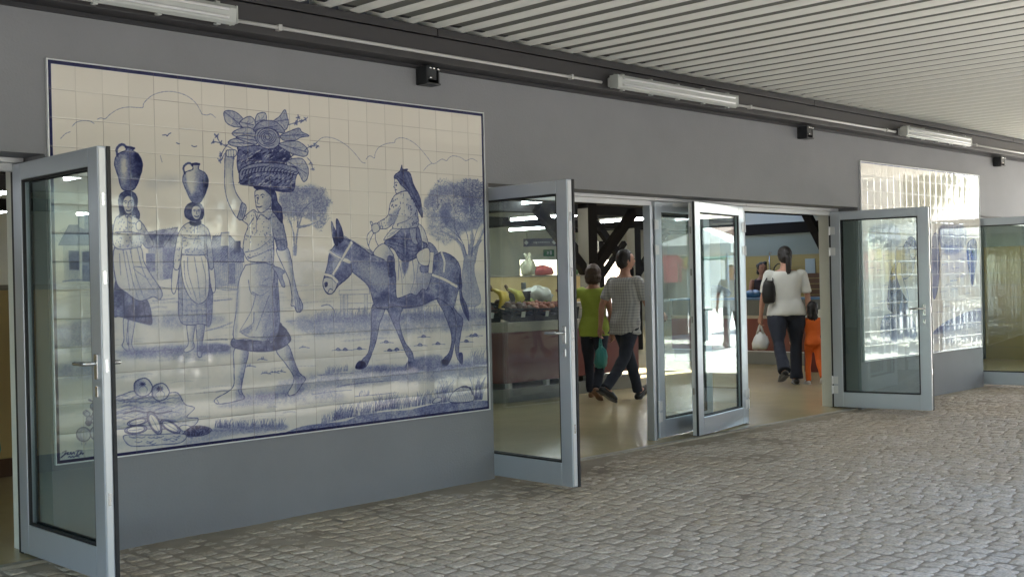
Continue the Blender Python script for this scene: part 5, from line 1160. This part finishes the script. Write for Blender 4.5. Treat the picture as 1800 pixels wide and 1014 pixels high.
crate('black fruit crate on the slanting corner of the stall, nearest the tile picture', 6.98, 3.86, .30, .30, .15, 'plum', 12, .036, ('plum', 'dark plum in the crate nearest the tile picture', 'plum'))
crate('black crate of large brown fruit, second along the stall front', 7.33, 3.68, .38, .36, .16, 'brown', 15, .045, ('kiwi', 'large brown fruit heaped in the second crate', 'fruit'))
crate('black crate of reddish peaches in the middle of the stall front', 7.74, 3.68, .38, .36, .15, 'peach', 20, .036, ('peach', 'reddish peach in the middle crate of the stall front', 'peach'))
crate('black crate of small red fruit just left of the white bucket', 8.14, 3.68, .36, .36, .15, 'red', 24, .030, ('nectarine', 'small red fruit in the crate beside the white bucket', 'fruit'))
crate('low black crate behind the bananas', 7.18, 4.16, .42, .34, .20, 'brown', 10, .042, ('kiwi', 'brown fruit in the low crate behind the bananas', 'fruit'), tilt=8)
crate('low black crate under the clear plastic bag', 8.1, 4.16, .46, .34, .20, 'lime', 8, .045, ('lime', 'green fruit in the crate under the clear plastic bag', 'lime'), tilt=8)
for x, y, l in ((7.13, 3.93, 'bunch of yellow bananas standing nearest the tile picture'), (7.44, 3.97, 'greener bunch of bananas beside the small dark box')):
    t = thing('banana_bunch', l, 'bananas', (x, y, 1.135), .4); t.rotation_euler = (R(-10), 0, .5); t.scale = (1.5, 1.5, 1.25)
    mb = mat('banana_skin', (.72, .50, .03) if x < 7.3 else (.50, .46, .05), .5, noise=(6, .5), col2=(.42, .33, .03))
    for i in range(6):
        a = -.9+i*.36; d = Vector((math.sin(a), -.35, 0)); o = Vector((0, 0, .17))
        MB().tube([o, o+d*.03+Vector((0, -.01, -.01)), o+d*.085+Vector((0, -.05, -.06)), o+d*.10+Vector((0, -.055, -.12)), o+d*.075+Vector((0, -.03, -.175)), o+d*.07+Vector((0, -.022, -.19))], [.008, .012, .020, .020, .012, .005], 8, round_=True).build('banana', mb, t)
    MB().tube([(0, 0, .16), (0, .01, .20)], .014, 8, round_=True).build('stalk', m_brown, t)
tag(MB().box((7.74, 4.12, 1.19), (7.95, 4.3, 1.29)).box((7.733, 4.113, 1.291), (7.957, 4.307, 1.31)).build('card_box', mat('dark_card', (.035, .028, .026), .8), None, bevel=.004), 'small dark lidded box standing behind the fruit between bananas and clear bag', 'box')
def heap(name, label, cat, c, r, m, seed, neck=None):
    """a soft crumpled bag lying on something"""
    rs_ = np.random.RandomState(seed); V = []; F = []; n, q = 28, 14; ph = rs_.rand(6)*6
    for i in range(q+1):
        a = -math.pi/2+math.pi*i/q
        for j in range(n):
            b_ = 2*math.pi*j/n; d = 1+.10*math.sin(3*b_+2*a+ph[0])+.07*math.sin(5*b_-3*a+ph[1])+.06*math.sin(9*b_+4*a+ph[2])+.03*rs_.randn()
            z = r[2]*math.sin(a)*d; V.append((r[0]*math.cos(a)*math.cos(b_)*d, r[1]*math.cos(a)*math.sin(b_)*d, max(z, -r[2]*.72)))
    for i in range(q):
        for j in range(n): F.append((i*n+j, i*n+(j+1) % n, (i+1)*n+(j+1) % n, (i+1)*n+j))
    t = thing(name, label, cat, (c[0], c[1], c[2])); MB().add([(v[0], v[1], v[2]+r[2]*.72) for v in V], F, True).build('sack', m, t)
    if neck:
        for s in (-1, 1): MB().tube([(0, 0, r[2]*1.55), (s*.02, .0, r[2]*1.8), (s*.05, .01, r[2]*1.75+neck)], [.03, .018, .030], 8, flat=.5).build('ear', m, t)
    return t
m_clearbag = mat('milky_film', (.62, .62, .56), .25, noise=(12, .5), col2=(.42, .4, .3))
heap('plastic_bag', 'crumpled clear plastic bag lying on the fruit near the white bucket', 'bag', (8.22, 4.25, 1.17), (.24, .14, .11), m_clearbag, 4)
heap('plastic_bag', 'knotted pale yellow bag on top of the cream stall back', 'bag', (8.84, 5.0, 1.516), (.11, .09, .13), m_ybag, 5, .07)
heap('net_bag', 'long pink red bag lying on top of the cream stall back', 'bag', (9.12, 5.0, 1.516), (.22, .1, .075), m_pinkbag, 6)
heap('vegetable_bag', 'bright green leafy bundle at the column end of the cream stall back', 'vegetables', (9.74, 5.0, 1.516), (.10, .08, .05), mat('leaf_green', (.06, .17, .05), .6, noise=(14, .6)), 7)
t = thing('bucket', 'white bucket at the end of the row of crates behind the door edge', 'bucket', (8.48, 3.86, .951))
b = MB(); n = 24
V = []; F = []
for r, z in ((.085, 0), (.115, .19), (.122, .19), (.122, .205), (.108, .205), (.082, .012)): V += [(r*math.cos(2*math.pi*j/n)*1.15, r*math.sin(2*math.pi*j/n), z) for j in range(n)]
for i in range(5):
    for j in range(n): F.append((i*n+j, i*n+(j+1) % n, (i+1)*n+(j+1) % n, (i+1)*n+j))
F += [tuple(range(n-1, -1, -1)), tuple(range(5*n, 6*n))]
b.add(V, F, True).build('pail', m_wbag, t); MB().tube([(-.14, 0, .19), (-.11, -.10, .13), (0, -.145, .11), (.11, -.10, .13), (.14, 0, .19)], .004, 6).build('handle', m_steel, t)
heap('rubbish_sack', 'black sack on the stall end in front of the column', 'sack', (8.86, 3.95, .951), (.13, .12, .13), m_black, 9)
heap('melon', 'large dark round melon half hidden by the edge of the tile picture', 'melon', (7.12, 4.62, .951+.0), (.15, .15, .16), mat('melon_skin', (.06, .065, .05), .6, noise=(12, .5)), 31)
# ---- fish counter with its back wall
t = thing('fish_counter', 'long counter with dark red base and blue top beyond the woman in white', 'counter', (14.05, 4.3, .015))
MB().box((-.33, -1.75, 0), (.35, 1.9, .2)).build('plinth', m_plinth, t, bevel=.005)
MB().box((-.345, -1.77, .2005), (.36, 1.92, .216)).build('edge_strip', m_alu_pale, t)
MB().box((-.35, -1.78, .2165), (.36, 1.93, .74)).build('panel', m_red, t, bevel=.004)
MB().box((-.356, -1.79, .7405), (.38, 1.94, .79)).build('stone_edge', m_stone, t, bevel=.004)
MB().box((-.335, -1.77, .7905), (.37, 1.92, 1.045)).build('tray', mat('dull_steel', (.10, .11, .11), .5, .4), t, bevel=.004)
MB().box((-.36, -1.8, 1.0455), (.39, 1.95, 1.075)).build('top', mat('blue_edge', (.05, .13, .26), .4), t, bevel=.005)
t = thing('tiled_partition', 'partition behind the counter, yellow tiles below and white above', 'partition', (16.4, 4, .015))
m_yt = mat('yellow_tile', (.34, .27, .10), .3); nt_, bs_ = nodes_of(m_yt); tc = nt_.nodes.new('ShaderNodeTexCoord'); br = nt_.nodes.new('ShaderNodeTexBrick'); mp = nt_.nodes.new('ShaderNodeMapping'); mp.inputs['Rotation'].default_value = (R(90), 0, R(90))
br.offset = 0; br.inputs['Color1'].default_value = (.32, .25, .085, 1); br.inputs['Color2'].default_value = (.28, .22, .075, 1); br.inputs['Mortar'].default_value = (.2, .17, .1, 1); br.inputs['Scale'].default_value = 5; br.inputs['Mortar Size'].default_value = .012; br.inputs['Brick Width'].default_value = 1; br.inputs['Row Height'].default_value = 1
nt_.links.new(tc.outputs['Object'], mp.inputs[0]); nt_.links.new(mp.outputs[0], br.inputs[0]); nt_.links.new(br.outputs[0], bs_.inputs[0])
MB().box((-.05, -3.4, 0), (.05, 3.0, 1.82)).build('tiled_wall', m_yt, t)
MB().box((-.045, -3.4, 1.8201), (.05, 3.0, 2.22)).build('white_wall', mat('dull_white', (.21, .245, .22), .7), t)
MB().box((-.09, -3.4, 2.2201), (.08, 3.0, 2.42)).build('beam', m_timber, t, bevel=.006)
tag(MB().box((16.328, 4.94, 1.48), (16.34, 5.14, 1.75)).build('notice', mat('pale_blue_paper', (.36, .44, .46), .7), None, bevel=.001), 'pale blue paper notice on the yellow tiles right of the ponytail', 'notice')
t = thing('shelf_stack', 'stack of reddish brown wooden trays beside the paper notice', 'crates', (15.55, 4.42, 1.02))
for i in range(5): MB().box((-.12, -.16, i*.095), (.12, .16, i*.095+.012)).box((-.12, -.16, i*.095+.0125), (-.105, .16, i*.095+.08)).box((.105, -.16, i*.095+.0125), (.12, .16, i*.095+.08)).box((-.1045, -.16, i*.095+.0125), (.1045, -.15, i*.095+.08)).build('tray', m_brown, t, bevel=.002)
MB().box((-.2, -.3, -1.0), (.2, .3, -.006)).build('stand', m_timber, t, bevel=.004)
t = thing('tap_stand', 'tall thin steel tap pipe with a coiled hose behind the counter', 'tap', (15.9, 5.62, .015))
MB().tube([(0, 0, 0), (0, 0, 1.84), (-.03, -.03, 1.87), (-.09, -.09, 1.86)], .014, 8, round_=True).build('pipe', m_steel, t); MB().tube([(-.05, -.03, 1.05), (-.06, -.04, 1.45), (-.05, -.03, 1.8)], .009, 6).build('riser', m_steel, t)
q = np.linspace(0, 6.283*1.9, 34); MB().tube([(.02+.02*i/34, -.20+.13*math.cos(a), 1.53+.13*math.sin(a)) for i, a in enumerate(q)], .009, 6).build('hose', m_beam, t)
heap('plastic_bag', 'bright blue plastic bag lying on the counter in front of the stallholder', 'bag', (14.15, 4.86, 1.092), (.2, .14, .07), mat('blue_plastic', (.10, .26, .46), .35, noise=(10, .5)), 14)
heap('fish_pile', 'dark heap under cloth on the counter left of the stallholder', 'sack', (14.1, 5.55, 1.092), (.22, .2, .12), mat('dark_green_cloth', (.035, .05, .045), .8), 15)
t = thing('display_freezer', 'low red freezer with a slanting white lid right of the child', 'freezer', (13.0, 2.62, .015))
MB().box((-.35, -.5, 0), (.35, .42, .80)).build('cabinet', m_red, t, bevel=.01)
MB().prism([(.45, .80), (-.52, .805), (-.52, 1.17), (-.48, 1.17)], -.36, .36, 'x').build('lid', m_white_wall, t)
t = thing('board_partition', 'dark grey green board partition seen through the farthest glass door', 'partition', (14.45, 1.9, .015)); m_bd = mat('grey_green_board', (.045, .056, .05), .6, noise=(4, .5))
for i in range(6): MB().box((-1.9+i*.635, -.03, 0), (-1.9+i*.635+.629, .03, 2.5)).build('board', m_bd, t, bevel=.003)
MB().box((-1.92, -.04, 2.5005), (1.92, .04, 2.58)).build('rail', m_timber, t)
t = thing('drum', 'blue plastic drum standing behind the farthest glass door', 'drum', (13.05, 1.35, .015)); m_dr = mat('drum_blue', (.02, .09, .22), .4)
MB().loft([((0, 0, 0), .2, .2), ((0, 0, .02), .22, .22), ((0, 0, .4), .225, .225), ((0, 0, .42), .232, .232), ((0, 0, .44), .225, .225), ((0, 0, .82), .22, .22), ((0, 0, .86), .19, .19)], 24).build('barrel', m_dr, t); MB().loft([((0, 0, .8605), .195, .195), ((0, 0, .90), .195, .195)], 24).build('lid', m_black, t)
# ---- signs
t = thing('hanging_sign', 'long blue hanging sign with pale marks under the hall beams', 'sign', (15.63, 11.1, 2.29), R(-45))
MB().box((-.36, -.02, -.085), (.36, .02, .085)).build('board', mat('sign_blue', (.018, .028, .10), .4), t, bevel=.004)
m_pale = mat('sign_white', (.5, .55, .62), .5)
for s in (-1, 1):
    MB().prism([(s*.30, -.05), (s*.25, 0), (s*.30, .05), (s*.345, 0)], -.024, -.0205, 'y').build('arrow', m_pale, t)
    MB().tube([(s*.28, 0, .085), (s*.28, 0, .205)], .006, 6).build('rod', m_beam, t)
b = MB(); rs = np.random.RandomState(3); x = -.14
while x < .2: w_ = .012+.02*rs.rand(); b.box((x, -.0232, -.016-.012*(rs.rand() > .8)), (x+w_*.6, -.0205, .018)); x += w_+.006
b.build('lettering', m_pale, t)
t = thing('exit_sign', 'small green emergency exit sign on the far wall beside the bright exit', 'sign', (25.55, 19.975, 2.42)); m_g = mat('exit_green', (.01, .16, .07), .4)
MB().box((-.24, -.02, -.11), (.24, .024, .11)).build('plate', m_g, t, bevel=.003)
MB().prism([(.02, -.06), (.12, -.06), (.12, .07), (.02, .07)], -.025, -.0205, 'y').build('doorway_mark', m_pale, t)
MB().prism([(-.16, -.05), (-.10, -.01), (-.12, .05), (-.05, .05), (-.02, .0), (-.06, -.02), (-.04, -.06), (-.08, -.06), (-.1, -.03)], -.025, -.0205, 'y').build('runner_mark', m_pale, t)
# ---- cream counter seen left of the nearest door
t = thing('cream_counter', 'tall cream tiled counter deep in the doorway left of the nearest glass door', 'counter', (-.6, 3.4, .015))
MB().box((-1.9, -.36, 0), (1.7, .36, .14)).build('plinth', m_brown, t, bevel=.004); MB().box((-1.92, -.38, .1405), (1.72, .38, 1.42)).build('panel', m_beige, t, bevel=.004); MB().box((-1.95, -.41, 1.4205), (1.75, .41, 1.46)).build('top', m_stone, t, bevel=.004)
# ================================================================ the street outside, seen in the glass and glaze
def house(label, x, y, wx, wy, h, m, rows, cols, rz=0):
    t = thing('street_house', label, 'house', (x, y, -.03), rz)
    MB().box((-wx/2, -wy/2, 0), (wx/2, wy/2, h)).build('wall', m, t)
    MB().prism([(-wy/2-.4, h), (wy/2+.4, h), (0, h+1.6)], -wx/2-.4, wx/2+.4, 'x').build('roof', mat('roof_tile', (.22, .09, .05), .8, noise=(3, .6)), t)
    for i in range(cols):
        for j in range(rows):
            cx = -wx/2+wx*(i+.5)/cols; cz = 1.6+j*2.9
            f = MB().box((cx-.55, wy/2+.001, cz-.7), (cx+.55, wy/2+.06, cz+.7)).build('window', m_white_wall, t); MB().box((cx-.47, wy/2+.061, cz-.62), (cx+.47, wy/2+.07, cz+.62)).build('pane', m_gasket, f)
    MB().box((-.5, wy/2+.001, 0), (.5, wy/2+.05, 2.1)).build('door', m_brown, t)
m_h1 = mat('added_house_plaster', (.30, .27, .22), .85, noise=(.6, .4)); m_h2 = mat('street_white', (.55, .53, .48), .85, noise=(.6, .3))
house('plastered street house added across from the hall to block the sun', 18.5, -12.2, 14, 9, 11.6, m_h1, 3, 5)  # unseen house, placed and sized to keep the sun off the street
house('tall street house added across from the nearest doors for shade', -7.5, -16, 12, 8, 8.6, m_h1, 2, 5)  # unseen house added to shade the ground further left
house('low white house at the far end of the plaza', 62, -16, 8, 26, 3.2, m_h2, 1, 3, R(90))
def market_tent(label, x, y, m, clothes):
    t = thing('market_tent', label, 'tent', (x, y, -.03), 0, 'market tents on the plaza'); w_ = 1.5
    for sx in (-1, 1):
        for sy in (-1, 1): MB().tube([(sx*w_, sy*w_, 0), (sx*w_, sy*w_, 2.2)], .025, 8).build('pole', m_alu, t)
    b = MB(); b.add([(-1.6, -1.6, 2.2), (1.6, -1.6, 2.2), (1.6, 1.6, 2.2), (-1.6, 1.6, 2.2), (0, 0, 2.9), (-1.6, -1.6, 2.0), (1.6, -1.6, 2.0), (1.6, 1.6, 2.0), (-1.6, 1.6, 2.0)], [(0, 1, 4), (1, 2, 4), (2, 3, 4), (3, 0, 4), (0, 5, 6, 1), (1, 6, 7, 2), (2, 7, 8, 3), (3, 8, 5, 0)]); b.build('canopy', m, t)
    MB().box((-1.3, -.4, .75), (1.3, .4, .8)).build('table_top', m_h2, t)
    for sx in (-1.2, 1.2): MB().box((sx-.03, -.35, 0), (sx+.03, .35, .749)).build('trestle', m_alu, t)
    for i, c in enumerate(clothes):
        xx = -1.2+i*.6; b = MB(); b.prism([(-.16, -.32), (.16, -.32), (.17, .10), (.30, .0), (.34, .12), (.12, .32), (-.12, .32), (-.34, .12), (-.30, .0), (-.17, .10)], -.015, .015, 'x', Matrix.Translation((-1.52, xx, 1.72)))
        o = b.build('shirt', mat('hung_cloth', c, .85)); tag(o, '%s shirt hung on the %s' % ((['pink', 'yellow', 'white', 'blue'] if len(clothes) == 4 else ['yellow', 'white', 'blue'])[i], label), 'shirt', 'shirts hung on the market tents'); o.matrix_world = Matrix.Translation((x, y, -.03))
    return t
cl = [(.75, .25, .25), (.75, .55, .12), (.7, .7, .7), (.12, .2, .45)]
market_tent('white market tent nearest the end of the canopy', 21.5, -4.6, m_h2, cl)
market_tent('green market tent behind the white one', 26.5, -6.6, mat('tent_green', (.10, .22, .16), .8), cl)
market_tent('grey market tent at the wall side of the plaza', 30.0, -3.2, mat('tent_grey', (.3, .3, .3), .8), cl[1:])
for x, y, l in ((19.2, -2.0, 'man in a checked shirt standing on the sunny plaza'), (20.3, -3.1, 'second man in a checked shirt near the market tents')):
    c = copy_tree(man); c.location = (x, y, -.035); c.rotation_euler = (0, 0, x); c['label'] = l
t = thing('glare_van', 'white van added across the street for glare in the tiles', 'van', (7.2, -9.4, -.035), 0)  # unseen van, put here to give a pale glare in the tile glaze
MB().prism([(-2.4, .35), (2.35, .35), (2.45, .55), (2.4, 1.0), (1.75, 1.12), (1.1, 1.95), (.8, 2.05), (-2.35, 2.05), (-2.42, 1.9)], -.92, .92, 'y').build('body', mat('glare_van_white', (.72, .72, .72), .3, coat=.5), t, bevel=.05)
MB().prism([(1.62, 1.14), (1.06, 1.80), (.25, 1.80), (.25, 1.14)], .921, .93, 'y').build('glare_van_window', m_gasket, t); MB().prism([(1.62, 1.14), (1.06, 1.80), (.25, 1.80), (.25, 1.14)], -.93, -.921, 'y').build('glare_van_window', m_gasket, t)
for sx in (-1.5, 1.55):
    for sy in (-1, 1):
        wv = MB().tube([(sx, sy*.72, .33), (sx, sy*.93, .33)], .33, 20).build('wheel', m_black, t); MB().tube([(sx, sy*.925, .33), (sx, sy*.945, .33)], .19, 16).build('rim', m_steel, wv)
for sy in (-.7, .7): MB().box((2.38, sy-.14, .72), (2.46, sy+.14, .92)).build('headlight', m_steel, t, bevel=.02)
def tree(x, y, h, r, label, seed):
    rs = np.random.RandomState(seed); t = thing('plane_tree', label, 'tree', (x, y, -.03), 0, 'street trees')
    b = MB(); b.tube([(0, 0, 0), (.1, 0, h*.3), (0, .1, h*.55), (.1, 0, h*.8)], [.24, .18, .12, .04], 10)
    for k in range(6): a = k*1.1; b.tube([(0, 0, h*(.3+.06*k)), (r*.4*math.cos(a), r*.4*math.sin(a), h*(.45+.06*k)), (r*.75*math.cos(a), r*.75*math.sin(a), h*(.55+.06*k))], [.1, .06, .02], 7)
    b.build('trunk', m_brown, t); V = []; F = []
    for k in range(2600):
        d = rs.randn(3); d /= np.linalg.norm(d); q = rs.rand()**.4*(1+.2*math.sin(4*d[0]+3*d[1])); c = np.array([0, 0, h*.68])+d*q*np.array([r, r, h*.32]); u = rs.randn(3)*.14; v = rs.randn(3)*.14; n = len(V)
        V += [c-u, c+v, c+u, c-v]; F.append((n, n+1, n+2, n+3))
    bb = MB(); bb.add(V, F); bb.build('crown', mat('plane_leaf', (.06, .10, .03), .7, noise=(2, .5)), t, fix=False)
for i, (x, y, h, r) in enumerate([(9.3, -16.6, 8, 2.8), (4.6, -17.6, 8.2, 3.1), (34, -13, 7, 3), (-7.5, -2.6, 6, 2.6), (-8.2, -6.8, 6.4, 2.9), (.2, -18.4, 8, 3)]): tree(x, y, h, r, ['street tree added between the two houses to hide glare', 'street tree added left of the tall house to hide bright sky', 'street tree behind the market tents', 'leafy tree added at the near end of the canopy for shade', 'leafy tree added at the street corner past the canopy for shade', 'street tree added beside the tall house to hide bright sky'][i], i)  # all but the one behind the tents added for shade and against glare
